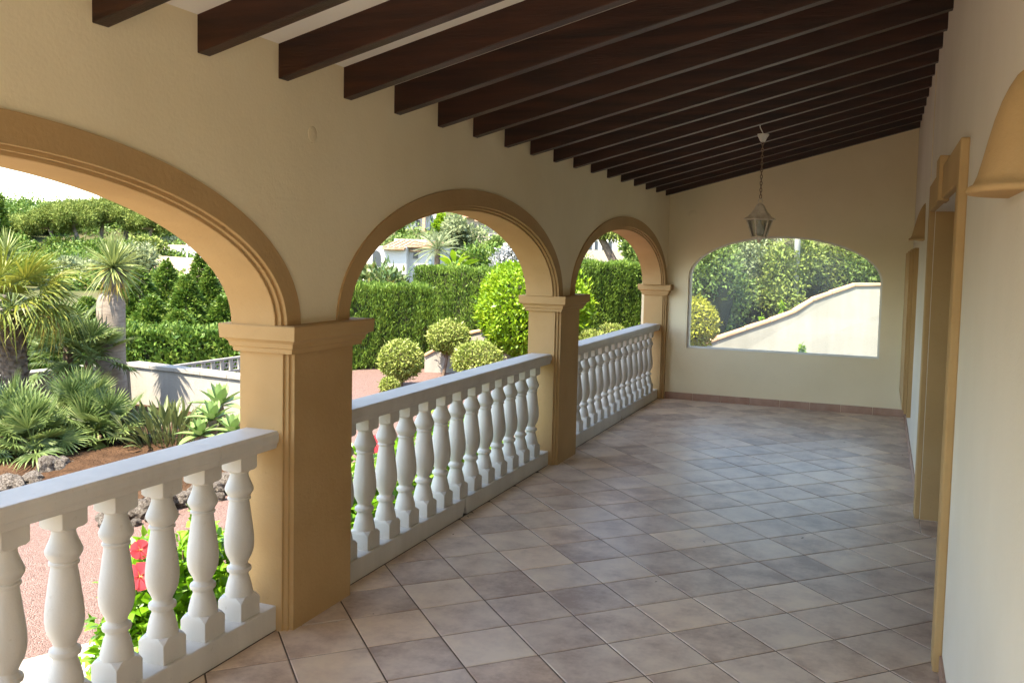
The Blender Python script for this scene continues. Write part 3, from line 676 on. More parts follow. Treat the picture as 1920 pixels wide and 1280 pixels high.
def hedge(corner_a, corner_b, thick, h, label, dens=1900, L=0.085, Wd=0.020, m='lf_hedge', z=ZG, up=1.1, name='hedge'):
    a = np.array(corner_a[:2]); b = np.array(corner_b[:2]); u = b - a; ln = np.linalg.norm(u); u /= ln; v = np.array([-u[1], u[0]])
    if v @ (CAM[:2] - a) > 0: v = -v                       # v points away from the terrace
    t = thing(name, (*((a + b) / 2), z), label, 'hedge'); s_ = 0.07
    cs = [a + u * s_ + v * s_, b - u * s_ + v * s_, b - u * s_ + v * (thick - s_), a + u * s_ + v * (thick - s_)]
    vs = [(*c, z) for c in cs] + [(*c, z + h - s_) for c in cs]
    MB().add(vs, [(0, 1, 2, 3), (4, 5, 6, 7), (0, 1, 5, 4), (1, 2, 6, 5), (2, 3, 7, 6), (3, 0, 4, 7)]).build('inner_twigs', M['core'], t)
    arr = []
    def face(n, fo, fu, fv, nrm):
        r1, r2 = rng.uniform(0, 1, n), rng.uniform(0, 1, n)
        P = fo + r1[:, None] * fu + r2[:, None] * fv
        wv = 0.045 * np.sin(r1 * np.linalg.norm(fu) * 7.3) * np.sin(r2 * np.linalg.norm(fv) * 3.7 + 1) + 0.02 * np.sin(r1 * np.linalg.norm(fu) * 23)
        P = P + nrm * (rng.uniform(-0.09, 0.02, n) + wv)[:, None]
        D = nrm * 0.55 + np.array([0, 0, up]) + rng.normal(size=(n, 3)) * 0.42
        arr.append(leafarr(P, D, np.broadcast_to(nrm, (n, 3)) + rng.normal(size=(n, 3)) * 0.5, L * rng.uniform(0.6, 1.3, n), Wd * rng.uniform(0.7, 1.4, n)))
    u3, v3, z3 = np.array([*u, 0]), np.array([*v, 0]), np.array([0, 0, 1.0]); a3 = np.array([*a, z])
    face(int(ln * h * dens), a3, u3 * ln, z3 * h, -v3); face(int(ln * thick * dens), a3 + z3 * h, u3 * ln, v3 * thick, z3)
    face(int(thick * h * dens), a3, v3 * thick, z3 * h, -u3); face(int(thick * h * dens), a3 + u3 * ln, v3 * thick, z3 * h, u3)
    foliage('foliage', arr, M[m], t); return t
def tree(b, h, spread, label, m='lf_shrub', n=7000, L=0.22, clumps=14, trunk_r=0.12, tmat='bark', flat=0.75, low=0.30, name='tree', cat='tree', group=None, lean=(0, 0)):
    b = np.asarray(b, float); t = thing(name, b, label, cat, group); mb = MB(); arr = []
    top = b + np.array([lean[0], lean[1], h * (low + 0.25)]); trunk(mb, [b - np.array([0, 0, 0.3]), b + (top - b) * 0.5 + rng.normal(size=3) * 0.02 * h, top], trunk_r, trunk_r * 0.6)
    cc = b + np.array([lean[0], lean[1], h * (1 + low) / 2]); rz = h * (1 - low) / 2
    for k in range(clumps):
        d = rnd(1)[0]; d[2] = d[2] * 0.9 + 0.1; c = cc + d * np.array([spread, spread, rz]) * rng.uniform(0.45, 0.78)
        cr = spread * rng.uniform(0.32, 0.5)
        mb.tube([top, (top + c) / 2 + rng.normal(size=3) * 0.03 * h, c], [trunk_r * 0.45, trunk_r * 0.3, trunk_r * 0.12], 5)
        arr.append(blob(n // clumps, c, (cr, cr, cr * flat), L, L * 0.5, 0.15, 0.45, 0.25))
    mb.build('trunk', M[tmat], t); foliage('crown', arr, M[m], t); return t
def shrub(b, h, r, label, m='lf_shrub', n=4000, L=0.12, name='shrub', cat='shrub', clumps=9, group=None, core=True, Wd=None):
    b = np.asarray(b, float); t = thing(name, b, label, cat, group); arr = []; mb = MB()
    for k in range(clumps):
        a = 6.283 * k / clumps + random.uniform(-.3, .3); q = random.uniform(0.25, 0.62) if k else 0
        c = b + np.array([math.cos(a) * r * q, math.sin(a) * r * q, h * random.uniform(0.4, 0.72)]); cr = r * random.uniform(0.42, 0.6)
        mb.tube([b, b + (c - b) * np.array([0.5, 0.5, 0.6]), c], [0.02, 0.014, 0.006], 5)
        arr.append(blob(n // clumps, c, (cr, cr, min(h * 0.42, cr * 1.15)), L, Wd or L * 0.5, 0.18, 0.35, 0.3))
    mb.build('stem', M['bark'], t)
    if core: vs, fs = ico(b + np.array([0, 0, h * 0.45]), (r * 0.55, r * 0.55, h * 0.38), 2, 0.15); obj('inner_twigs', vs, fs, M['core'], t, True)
    foliage('foliage', arr, M[m], t); return t
def conifer(b, h, r, label, n=5000, L=0.16, m='lf_conifer', group=None):
    b = np.asarray(b, float); t = thing('conifer', b, label, 'conifer', group); mb = MB(); trunk(mb, [b - np.array([0, 0, .2]), b + np.array([0, 0, h * 0.95])], 0.06, 0.01, 6); mb.build('trunk', M['bark'], t)
    z = rng.beta(1.0, 1.5, n); ang = rng.uniform(0, 6.283, n)
    bough = 1 + 0.28 * np.sin(ang * 5 + z * 31) + 0.15 * np.sin(ang * 3 - z * 17)
    rad = r * (1 - z) ** 0.8 * np.sqrt(rng.uniform(0.25, 1, n)) * bough
    P = b + np.stack([np.cos(ang) * rad, np.sin(ang) * rad, 0.05 * h + z * h * 0.97 - rad * 0.12], 1)
    D = np.stack([np.cos(ang), np.sin(ang), np.full(n, 0.55)], 1) + rng.normal(size=(n, 3)) * 0.4
    foliage('crown', [leafarr(P, D, np.array([0, 0, 1.0]) + rng.normal(size=(n, 3)) * 0.6, L * rng.uniform(0.6, 1.2, n), L * 0.38)], M[m], t); return t

# ---------------------------------------------------------------- leaf and frond meshes (shared)
def fan_mesh(nb=24, Lb=0.5, wd=0.035, spread=2.1, pet=0.45, droop=0.25, m=None, cup=0.15):
    mb = MB(); mb.tube([(0, 0, 0), (pet * 0.5, 0, 0.02), (pet, 0, 0)], [0.011, 0.008, 0.006], 5); f0 = len(mb.f)
    for k in range(nb):
        a = (k / (nb - 1) - 0.5) * 2 * spread + random.uniform(-.03, .03); L = Lb * (1 - 0.30 * abs(a / spread) ** 2) * random.uniform(0.92, 1.06)
        ca, sa = math.cos(a), math.sin(a); lift = cup * (1 - math.cos(a * 0.6)); dr = droop * random.uniform(0.6, 1.5)
        def P(t, s_, z): return (pet + ca * t * L - sa * s_, sa * t * L + ca * s_, z + lift * t * L)
        mb.add([P(0, 0, 0), P(0.42, wd / 2, 0.006), P(0.42, 0, -0.010), P(0.42, -wd / 2, 0.006), P(0.75, wd * 0.33, -dr * L * 0.28), P(0.75, -wd * 0.33, -dr * L * 0.28), P(1.0, 0, -dr * L)],
               [(0, 1, 2), (0, 2, 3), (1, 4, 2), (2, 4, 5), (2, 5, 3), (4, 6, 5)])
    me = pymesh(mb.v, mb.f); me.materials.append(m); me.materials.append(M['stem_green'])
    for i in range(f0): me.polygons[i].material_index = 1
    return me
def sword_mesh(L=0.5, wd=0.035, droop=0.2, m=None, seg=5, fold=0.25):
    vs = []; fs = []
    for i in range(seg + 1):
        t = i / seg; w_ = wd * (0.75 + 0.6 * t * (1 - t)) * (1 - t ** 3); z = -droop * L * t * t
        vs += [(t * L, w_ / 2, z + w_ * fold), (t * L, 0, z), (t * L, -w_ / 2, z + w_ * fold)]
    for i in range(seg): a = i * 3; fs += [(a, a + 3, a + 4, a + 1), (a + 1, a + 4, a + 5, a + 2)]
    me = pymesh(vs, fs); me.materials.append(m); me.polygons.foreach_set('use_smooth', np.ones(len(fs), dtype=bool)); return me
def blade_mesh(L=0.3, wd=0.1, droop=0.15, m=None, seg=6, fold=0.18, pet=0.0, peak=0.45):
    vs = []; fs = []
    mb = MB()
    for i in range(seg + 1):
        t = i / seg; w_ = wd * (math.sin(math.pi * t ** (math.log(0.5) / math.log(peak))) ** 0.8 + (0.35 * (1 - t) if pet == 0 else 0.0)); z = -droop * L * t * t
        vs += [(pet + t * L, w_ / 2, z + w_ * fold), (pet + t * L, 0, z), (pet + t * L, -w_ / 2, z + w_ * fold)]
    for i in range(seg): a = i * 3; fs += [(a, a + 3, a + 4, a + 1), (a + 1, a + 4, a + 5, a + 2)]
    mb.add(vs, fs)
    if pet: mb.tube([(0, 0, 0), (pet * 0.6, 0, 0.004), (pet + L * 0.3, 0, -0.004)], [0.008, 0.006, 0.002], 5)
    me = pymesh(mb.v, mb.f); me.materials.append(m); me.polygons.foreach_set('use_smooth', np.ones(len(me.polygons), dtype=bool)); return me
def orient(d, roll=0.0, up=(0, 0, 1)):
    x = Vector(d).normalized(); u = Vector(up)
    if abs(x.dot(u)) > 0.985: u = Vector((0, 1, 0.2))
    y = u.cross(x).normalized(); z = x.cross(y); m = Matrix((x, y, z)).transposed()
    return (m @ Matrix.Rotation(roll, 3, 'X')).to_euler()
def sph(az, el): return (math.cos(az) * math.cos(el), math.sin(az) * math.cos(el), math.sin(el))
def put(name, me, parent, loc, d, roll=0.0, sc=1.0):
    o = bpy.data.objects.new(name, me); COL.objects.link(o); o.parent = parent; o.location = Vector(loc) - base_of(parent)
    o.rotation_euler = orient(d, roll); o.scale = (sc, sc, sc); return o
FAN = [fan_mesh(26, 0.62, 0.036, 2.0, 0.55, dr, M['fr_fan']) for dr in (0.15, 0.45, 0.8)]
FANO = [fan_mesh(22, 0.58, 0.034, 1.9, 0.5, 1.1, M['fr_old'])]
DW = [fan_mesh(22, 0.33, 0.024, 1.9, 0.30, dr, M['fr_dwarf'], 0.25) for dr in (0.02, 0.12, 0.25)]
SW = [sword_mesh(0.52, 0.034, dr, M['lf_drac']) for dr in (0.05, 0.22, 0.45)]; SWO = [sword_mesh(0.46, 0.03, 0.7, M['lf_drac_old'])]
STR = [blade_mesh(0.30, 0.050, dr, M['lf_strel'], 6, 0.3, pt_) for dr, pt_ in ((0.05, 0.34), (0.2, 0.36), (0.4, 0.26))]
AGV = [blade_mesh(0.30, 0.095, dr, M['lf_agave'], 6, 0.22, 0.0, 0.52) for dr in (-0.12, 0.05, 0.22)]

# ---------------------------------------------------------------- left bed
def fan_palm(b, h, label, nf=26, tr=0.15):
    t = thing('fan_palm', b, label, 'palm'); top = np.array(b) + np.array([-0.02, 0, h])
    mb = MB(); trunk(mb, [b - np.array([0, 0, 0.1]), b + np.array([0.02, 0, h * 0.5]), top], tr, tr * 0.88, 14); mb.build('trunk', M['palm_scale'], t)
    sv = MB()
    for k in range(190):
        z = k / 190 * h; a = k * 2.39996; p = np.array(b) + np.array([0.01, 0, z]); r_ = tr * (1 - 0.12 * z / h) - 0.01; d = np.array([math.cos(a), math.sin(a), 0]); s_ = np.array([-d[1], d[0], 0]); wv = 0.042
        q = p + d * r_; e = q + d * random.uniform(0.02, 0.05) + np.array([0, 0, random.uniform(0.03, 0.075)])
        sv.add([q - s_ * wv, q + s_ * wv, e + s_ * wv * 0.6, e - s_ * wv * 0.6, q - np.array([0, 0, 0.02])], [(0, 1, 2, 3), (4, 1, 0), (3, 2, 1, 0)][:2])
    o = sv.build('leaf_base', M['palm_scale'], t, fix=False); o['kind'] = 'stuff'
    for k in range(nf):
        el = R(68) - R(86) * (k / (nf - 1)) ** 0.8; az = k * 2.39996 + 0.4
        me = FAN[0] if el > R(40) else FAN[1] if el > R(5) else FAN[2]
        if k > nf * 0.92: me = FANO[0]
        put('frond', me, t, top + np.array([0, 0, 0.04]), sph(az, el), random.uniform(-.35, .35), random.uniform(0.62, 0.84))
    return t
fan_palm(G(27, 833), 1.52, 'tall fan palm with a dark scaly trunk and drooping yellow green fronds', 30, 0.15)
def dragon_tree(b, label, hs, tr, nl, r_head, sc=1.0):
    t = thing('dragon_tree', b, label, 'dragon tree'); b = np.array(b); mb = MB()
    zs = [0, 0.5, 0.9, hs - 0.42, hs - 0.34, hs - 0.29, hs - 0.25, hs - 0.16, hs - 0.05, hs + 0.02]
    ra = [1.12, 1.0, 0.98, 0.95, 0.82, 0.52, 0.56, 0.72, 0.6, 0.35]; xs = [0, -0.02, -0.03, -0.02, -0.01, 0.0, 0.01, 0.02, 0.02, 0.02]
    pts = [b + np.array([x, 0, z]) for x, z in zip(xs, zs)]; mb.tube(pts, [tr * r_ for r_ in ra], 18).build('trunk', M['bark_pale'], t, smooth=True)
    top = b + np.array([0.02, 0, hs])
    for k in range(nl):
        f_ = k / (nl - 1); el = R(88) - R(140) * f_ ** 0.9 + random.gauss(0, 0.08); az = k * 2.39996
        me = SW[0] if f_ < 0.45 else SW[1] if f_ < 0.75 else SW[2]
        if f_ > 0.84 or (random.random() < 0.12 and f_ > 0.4): me = SWO[0]
        put('leaf', me, t, top + np.array([0, 0, 0.06 * (1 - f_)]), sph(az, el), random.uniform(-.5, .5), sc * random.uniform(0.82, 1.1))
    return t
bD = G(212, 783); dragon_tree(bD, 'dragon tree with a thick pale trunk and a spiky green head', 1.95, 0.185, 270, 0.5, 0.88)
bY = A(14, 700, 15.0); bY[2] = ZG; dragon_tree(bY, 'grey green dragon tree head at the left edge behind the tall palm', 2.05, 0.10, 90, 0.4, 0.85)
def dwarf_palm(b, label, heads, sc=1.0, nf=16):
    t = thing('dwarf_palm', b, label, 'palm', 'dwarf fan palms in the soil bed'); b = np.array(b)
    for i, (x, y, z) in enumerate(heads):
        h_ = b + np.array([x, y, z]); mb = MB(); trunk(mb, [b + np.array([x * 0.4, y * 0.4, -0.05]), b + np.array([x * 0.8, y * 0.8, z * 0.5]), h_], 0.07, 0.055, 8); mb.build('trunk', M['bark'], t)
        for k in range(nf):
            f_ = k / (nf - 1); el = R(80) - R(105) * f_; az = k * 2.39996 + i
            put('frond', DW[0] if f_ < 0.4 else DW[1] if f_ < 0.7 else DW[2], t, h_, sph(az, el), random.uniform(-.5, .5), sc * random.uniform(0.8, 1.15))
    return t
dwarf_palm(G(45, 872), 'bushy dwarf fan palm at the left edge in front of the tall palm trunk', [(0, 0, 0.30), (-0.35, 0.1, 0.36), (0.25, -0.1, 0.22), (-0.1, -0.15, 0.12)], 0.92, 17)
dwarf_palm(G(150, 848), 'spreading dwarf fan palm growing before the pale dragon tree trunk', [(0, 0, 0.36), (0.32, 0.05, 0.24), (-0.25, 0.2, 0.30), (0.2, -0.1, 0.08)], 0.95, 17)
dwarf_palm(A(128, 745, 11.6) * np.array([1, 1, 0]) + np.array([0, 0, ZG]), 'upright dark green dwarf fan palm between the two tall trunks', [(0, 0, 1.0), (0.25, 0.1, 0.85), (-0.2, 0.15, 0.75)], 1.1, 15)
t = thing('strelitzia', G(312, 852), 'dense clump of dark paddle leaved strelitzia by the garden wall', 'plant'); b = np.array(G(312, 852))
for k in range(150):
    f_ = k / 149; az = k * 2.39996; el = R(86) - R(52) * f_; q = b + np.array([math.cos(az) * 0.34 * f_ ** 0.5, math.sin(az) * 0.24 * f_ ** 0.5, 0.02])
    put('leaf', STR[k % 3], t, q, sph(az, el), random.uniform(-1.2, 1.2), random.uniform(0.75, 1.05))
def agave(b, c, label, n=15, sc=1.0):
    t = thing('agave', b, label, 'agave', 'foxtail agaves in the soil bed'); b = np.array(b); c = np.array(c); MB().tube([b, (b + c) / 2 + np.array([0.03, 0, 0]), c], [0.05, 0.045, 0.04], 8).build('stem', M['bark_pale'], t)
    for k in range(n):
        f_ = k / (n - 1); put('leaf', AGV[0] if f_ < 0.3 else AGV[1] if f_ < 0.7 else AGV[2], t, c, sph(k * 2.39996, R(82) - R(80) * f_), 0, sc * (0.75 + 0.35 * f_))
for bp, cp, d_, sc, lb in (((418, 845), (412, 762), 10.2, 1.15, 'largest foxtail agave rosette beside the nearest pillar, highest of its clump'), ((395, 846), (398, 788), 9.7, 0.95, 'foxtail agave rosette in the middle of the clump'),
                           ((372, 850), (375, 818), 9.5, 0.85, 'low foxtail agave rosette next to the strelitzia clump'), ((440, 850), (437, 812), 9.4, 0.9, 'foxtail agave rosette half hidden by the nearest pillar')):
    bb = A(*bp, d_); bb[2] = ZG + 0.1; agave(bb, A(*cp, d_), lb, 16, sc)
# rocks along the bed
RK = []
for s_ in range(4):
    random.seed(40 + s_); bm = bmesh.new(); bmesh.ops.create_icosphere(bm, subdivisions=3, radius=1.0); ph = [random.uniform(0, 6) for _ in range(9)]
    for v in bm.verts:
        p = v.co.copy(); k = 1 + 0.16 * math.sin(p.x * 3 + ph[0]) * math.sin(p.y * 3.4 + ph[1]) + 0.12 * math.sin(p.z * 5 + ph[2]) * math.sin(p.x * 6 + ph[3]) + 0.07 * math.sin(p.y * 11 + ph[4]) * math.sin(p.z * 12 + ph[5]) + random.uniform(-.035, .035)
        v.co = p * k
    me = bpy.data.meshes.new('m'); bm.to_mesh(me); bm.free(); me.materials.append(M['rock']); RK.append(me)
rocks = [(80, 922, .07), (5, 908, .09), (118, 884, .07), (255, 985, .06), (318, 968, .07), (365, 955, .06), (412, 938, .07), (282, 978, .05), (390, 950, .05), (22, 925, .20), (62, 912, .16), (100, 897, .24), (142, 892, .15), (168, 886, .12), (12, 948, .14), (42, 935, .1), (240, 972, .13), (268, 968, .15), (298, 958, .2), (330, 950, .14), (352, 945, .12), (378, 936, .19), (402, 928, .15), (424, 916, .2), (445, 905, .16), (205, 985, .16), (288, 862, .07), (120, 908, .08), (185, 893, .09), (150, 822, .12)]
for i, (x, y, r_) in enumerate(rocks):
    r_ = r_ * 0.85 if r_ > 0.12 else r_; p = G(x, y); o = bpy.data.objects.new('rock', RK[i % 4]); COL.objects.link(o); o.location = Vector((p[0], p[1], ZG + r_ * 0.45)); o.scale = (r_ * random.uniform(.7, 1.05), r_ * random.uniform(.6, .9), r_ * random.uniform(.5, .75)); o.rotation_euler = (random.uniform(-.3, .3), random.uniform(-.3, .3), random.uniform(0, 6))
    tag(o, 'rough grey and white limestone rock edging the soil bed', 'rock', 'limestone rocks edging the soil bed')
# ---------------------------------------------------------------- hibiscus under the arches
HL = [blade_mesh(0.075, 0.05, dr, M['lf_hib'], 4, 0.12, 0.02, 0.4) for dr in (0.1, 0.3)]
def flower_mesh():
    mb = MB()
    for k in range(5):
        a0 = k * 2 * math.pi / 5
        rows = []
        for i, (r_, hw2) in enumerate(((0.003, 0.3), (0.022, 0.62), (0.045, 0.74), (0.059, 0.52))):
            rows.append([(r_ * math.cos(a0 + s_ * hw2), r_ * math.sin(a0 + s_ * hw2), 0.006 * i * (1.6 - 0.4 * i) + 0.004 * abs(s_) + (0.004 if k % 2 else 0)) for s_ in (-1, 0, 1)])
        vs = [v for r_ in rows for v in r_]; mb.add(vs, [(i * 3 + j, i * 3 + j + 1, i * 3 + 4 + j, i * 3 + 3 + j) for i in range(3) for j in range(2)])
    me = pymesh(mb.v, mb.f); me.materials.append(M['petal']); me.polygons.foreach_set('use_smooth', np.ones(len(me.polygons), dtype=bool)); return me
FLW = flower_mesh(); PST = pymesh(*(lambda m_: (m_.v, m_.f))(MB().tube([(0, 0, 0), (0, 0, 0.03), (0.004, 0, 0.05)], [0.003, 0.002, 0.003], 6))); PST.materials.append(M['pistil'])
def hibiscus(c, r, label, flowers, nl=220, nf=4500):
    c = np.array(c); r = np.array(r); t = thing('hibiscus', (c[0], c[1], ZG), label, 'hibiscus', 'hibiscus bushes below the arches'); mb = MB()
    for k in range(14):
        d = rnd(1)[0]; d[2] = abs(d[2]); e = c + d * r * 0.85; mb.tube([(c[0] + d[0] * r[0] * .3, c[1] + d[1] * r[1] * .5, ZG), (c + e) / 2, e], [0.012, 0.009, 0.004], 5)
    mb.build('stem', M['bark'], t)
    d = rnd(nf); k_ = 1 + 0.22 * np.sin(d[:, 0] * 5 + 1) * np.sin(d[:, 1] * 7) + 0.12 * np.sin(d[:, 2] * 11) * np.sin(d[:, 1] * 13 + c[1])
    P = c + d * r * (k_ * rng.uniform(0.25, 1, nf) ** 0.5)[:, None]; P = P[P[:, 2] > ZG]; d = d[:len(P)]
    foliage('foliage', [leafarr(P, rnd(len(P)) + np.array([0, 0, 0.4]), rnd(len(P)) + np.array([0, 0, 1.2]), 0.07, 0.045, 0.2)], M['lf_hib'], t)
    for k in range(nl):
        dd = rnd(1)[0]
        if dd[0] < -0.3: dd[0] = -dd[0]
        p = c + dd * r * random.uniform(0.85, 1.12)
        if p[2] < ZG + 0.03: continue
        put('leaf', HL[k % 2], t, p, tuple(dd * 0.7 + rng.normal(size=3) * 0.5 + np.array([0, 0, 0.15])), random.uniform(-.4, .4), random.uniform(0.8, 1.25))
    for p, s_ in flowers:
        f_ = put('flower', FLW, t, p, (1, 0, 0), 0, s_); q = Vector((CAM[0] - p[0], CAM[1] - p[1] + random.uniform(-1, 2), CAM[2] - p[2] + random.uniform(-1, 1.5))).normalized(); f_.rotation_euler = q.to_track_quat('Z', 'Y').to_euler()
        link('pistil', PST, None, f_)
def onx(px, py, X): d = ray(px, py); return CAM + d * ((X - CAM[0]) / d[0])
hibiscus((-0.78, 3.62, -0.22), (0.36, 0.50, 0.47), 'hibiscus bush with a red flower seen through the nearest balustrade', [(onx(262, 1080, -0.5), 1.05), (onx(262, 1030, -0.72), 0.8)], 230, 3600)
hibiscus((-0.72, 5.35, -0.12), (0.34, 0.75, 0.46), 'hibiscus bush behind the left half of the middle balustrade', [(onx(703, 832, -0.5), 1.0), (onx(808, 845, -0.5), 1.0)], 200, 4200)
hibiscus((-0.70, 6.55, -0.10), (0.34, 0.70, 0.50), 'hibiscus bush behind the right half of the middle balustrade', [(onx(868, 868, -0.48), 1.0), (onx(843, 836, -0.48), 0.9)], 200, 4200)

# ---------------------------------------------------------------- garden walls
def wall_line(name, p, q, z0, z1, th, m, label, cop=None, capm=None, cat='wall'):
    p = np.array(p[:2]); q = np.array(q[:2]); u = (q - p) / np.linalg.norm(q - p); v = np.array([-u[1], u[0]])
    if v @ (CAM[:2] - p) > 0: v = -v
    t = thing(name, (*((p + q) / 2), z0), label, cat)
    def slab_(a, b, d0, d1, za, zb_): cs = [a + v * d0, b + v * d0, b + v * d1, a + v * d1]; return [(*c, za) for c in cs] + [(*c, zb_) for c in cs], [(3, 2, 1, 0), (4, 5, 6, 7), (0, 1, 5, 4), (1, 2, 6, 5), (2, 3, 7, 6), (3, 0, 4, 7)]
    MB().add(*slab_(p, q, 0, th, z0, z1)).build('plaster', m, t)
    if cop:
        n = max(1, int(np.linalg.norm(q - p) / 0.5)); 
        for i in range(n): MB().add(*slab_(p + (q - p) * (i / n) + u * 0.003, p + (q - p) * ((i + 1) / n) - u * 0.003, -0.03, th + 0.03, z1 - 0.002, z1 + cop)).build('coping_stone', capm or m, t, bevel=0.006)
    return t
c0 = np.array([-7.60, 10.11]); cl = np.array([-7.95, 8.0]); cr_ = np.array([-4.1, 9.6])
wall_line('garden_wall', cl + (cl - c0) * 2.2, c0, ZG - .1, -0.045, 0.16, M['garden_white'], 'white garden wall running left behind the palm trunks, shaded face', 0.055)
wall_line('garden_wall', c0, cr_, ZG - .1, -0.045, 0.16, M['garden_white'], 'sunlit white garden wall behind the strelitzia and agaves', 0.055)
# lattice block wall
la, lb = A(305, 690, 13.2), A(475, 690, 15.0); la = np.array([la[0], la[1]]); lb = np.array([lb[0], lb[1]])
t = thing('lattice_wall', (*((la + lb) / 2), ZG), 'white openwork block wall under the dark hedge', 'wall'); u = (lb - la) / np.linalg.norm(lb - la); ln = np.linalg.norm(lb - la)
def lat(mb, x0, x1, z0, z1, th=0.06):
    v = np.array([-u[1], u[0]]); cs = [la + u * x0 - v * th / 2, la + u * x1 - v * th / 2, la + u * x1 + v * th / 2, la + u * x0 + v * th / 2]
    mb.add([(*c, z0) for c in cs] + [(*c, z1) for c in cs], [(3, 2, 1, 0), (4, 5, 6, 7), (0, 1, 5, 4), (1, 2, 6, 5), (2, 3, 7, 6), (3, 0, 4, 7)])
zt_ = A(310, 689, 13.25)[2]; B = 0.20; nb = int(ln / B)
mb = MB(); lat(mb, 0, ln, ZG - .2, zt_ - 2 * B - 0.03); lat(mb, 0, ln, zt_ - 0.012, zt_ + 0.02); mb.build('plinth', M['garden_white'], t)
for i in range(nb):
    for j in range(2):
        x0, z0 = i * B, zt_ - (j + 1) * B - 0.01; mb = MB()
        lat(mb, x0, x0 + 0.025, z0, z0 + B); lat(mb, x0 + 0.025, x0 + B, z0, z0 + 0.025); cx_, cz_ = x0 + B / 2 + 0.012, z0 + B / 2 + 0.012
        for k in range(4):
            a = k * math.pi / 2; dx, dz = math.cos(a) * 0.05, math.sin(a) * 0.05; ex, ez = math.cos(a + math.pi / 2) * 0.05, math.sin(a + math.pi / 2) * 0.05
            P3 = lambda x, z: (*(la + u * x), z); mb.tube([P3(cx_ + dx, cz_ + dz), P3(cx_ + ex, cz_ + ez)], 0.014, 4); mb.tube([P3(cx_ + (dx + ex) / 2, cz_ + (dz + ez) / 2), P3(cx_ + (dx + ex) * .95, cz_ + (dz + ez) * .95)], 0.012, 4)
        mb.build('block', M['garden_white'], t, fix=False)
# shaped white walls with terracotta coping
def shaped_wall(pts, depth, label, zb_=ZG, th=0.18):
    P = [A(x, y, depth) for x, y in pts]; P = [np.array(p) for p in P]; n0 = np.array([AX_F[0], AX_F[1], 0]); n0 /= np.linalg.norm(n0)
    t = thing('garden_wall', (P[0][0], P[0][1], zb_), label, 'wall')
    n = len(P); fr_ = P + [np.array([P[-1][0], P[-1][1], zb_ - .2]), np.array([P[0][0], P[0][1], zb_ - .2])]; vs = fr_ + [p + n0 * th for p in fr_]; k = len(fr_)
    MB().add(vs, [tuple(range(k)), tuple(range(2 * k - 1, k - 1, -1))] + [(i, (i + 1) % k, k + (i + 1) % k, k + i) for i in range(k)]).build('plaster', M['garden_white'], t)
    for i in range(n - 1):
        a, b = P[i], P[i + 1]; L_ = np.linalg.norm(b - a); m_ = max(1, int(L_ / 0.42)); up = np.array([0, 0, 1.0])
        for j in range(m_):
            a2, b2 = a + (b - a) * (j / m_), a + (b - a) * ((j + 1) / m_) - (b - a) / L_ * 0.008; o_ = n0 * 0.03
            q = [a2 - o_, b2 - o_, b2 + n0 * (th + .03), a2 + n0 * (th + .03)]
            MB().add([x - up * .004 for x in q] + [x + up * (0.035 + 0.012 * (jj in (0, 3))) for jj, x in enumerate(q)], [(3, 2, 1, 0), (4, 5, 6, 7), (0, 1, 5, 4), (1, 2, 6, 5), (2, 3, 7, 6), (3, 0, 4, 7)]).build('coping_tile', M['terracotta'], t, bevel=0.006)
    return t
shaped_wall([(796, 668), (845, 642), (872, 628), (903, 621), (935, 642), (965, 668), (1010, 690)], 17.3, 'white garden wall with a sloping tiled top behind the topiary balls')
shaped_wall([(1230, 678), (1300, 655), (1345, 637), (1400, 618), (1445, 603), (1490, 586), (1525, 564), (1560, 551), (1604, 536), (1660, 535), (1780, 538)], 15.5, 'cream garden wall with wavy terracotta coping outside the end window')

# ---------------------------------------------------------------- hedges and clipped bushes
def flat(p): return np.array([p[0], p[1]])
hedge(flat(A(560, 700, 17.2)), flat(A(806, 700, 17.8)), 1.0, A(740, 541, 17.5)[2] - ZG, 'tall clipped cypress hedge at the left of the middle arch, lower than its neighbour', 3000)
hedge(flat(A(775, 700, 21.5)), flat(A(1005, 700, 21.0)), 1.1, A(880, 507, 21.2)[2] - ZG, 'clipped cypress hedge in the middle of the middle arch behind the topiary', 2400)
hedge(flat(A(1030, 700, 20.0)), flat(A(1235, 700, 21.5)), 1.1, A(1140, 497, 20.8)[2] - ZG, 'clipped cypress hedge seen through the farthest arch', 2400)
t = topiary((1002, 690), (1003, 580), 108, 92, 'lf_ficus', 'large round bright green bush next to the second pillar', depth=17.0, n=17000, core='core', L=0.085, name='round_bush')
topiary((752, 726), (751, 674), 39, 37, 'lf_var', 'pale clipped ball bush in front of the tall hedge, leftmost full sized ball', n=4200)
topiary((831, 700), (841, 632), 38, 30, 'lf_var', 'clipped ball raised on a bare trunk, highest of the topiary', n=4600, depth=16.9)
topiary((895, 720), (895, 675), 47, 35, 'lf_var', 'broad clipped ball bush between the ball on a trunk and the round bright bush', n=4600)
topiary((731, 737), (730, 723), 17, 15, 'lf_var', 'smallest clipped ball bush low beside the hedge foot', n=1400, L=0.045)
topiary((1104, 672), (1104, 641), 30, 24, 'lf_var', 'clipped pale bush at the left in the farthest arch, just over the handrail', depth=16.5, n=2600)
topiary((1146, 662), (1147, 630), 28, 22, 'lf_var', 'clipped pale bush at the right in the farthest arch, just over the handrail', depth=17.5, n=2600)
topiary((1296, 668), (1298, 606), 48, 46, 'lf_yellow', 'yellow green ball bush at the lower left of the end window', depth=14.2, n=4200, L=0.06)
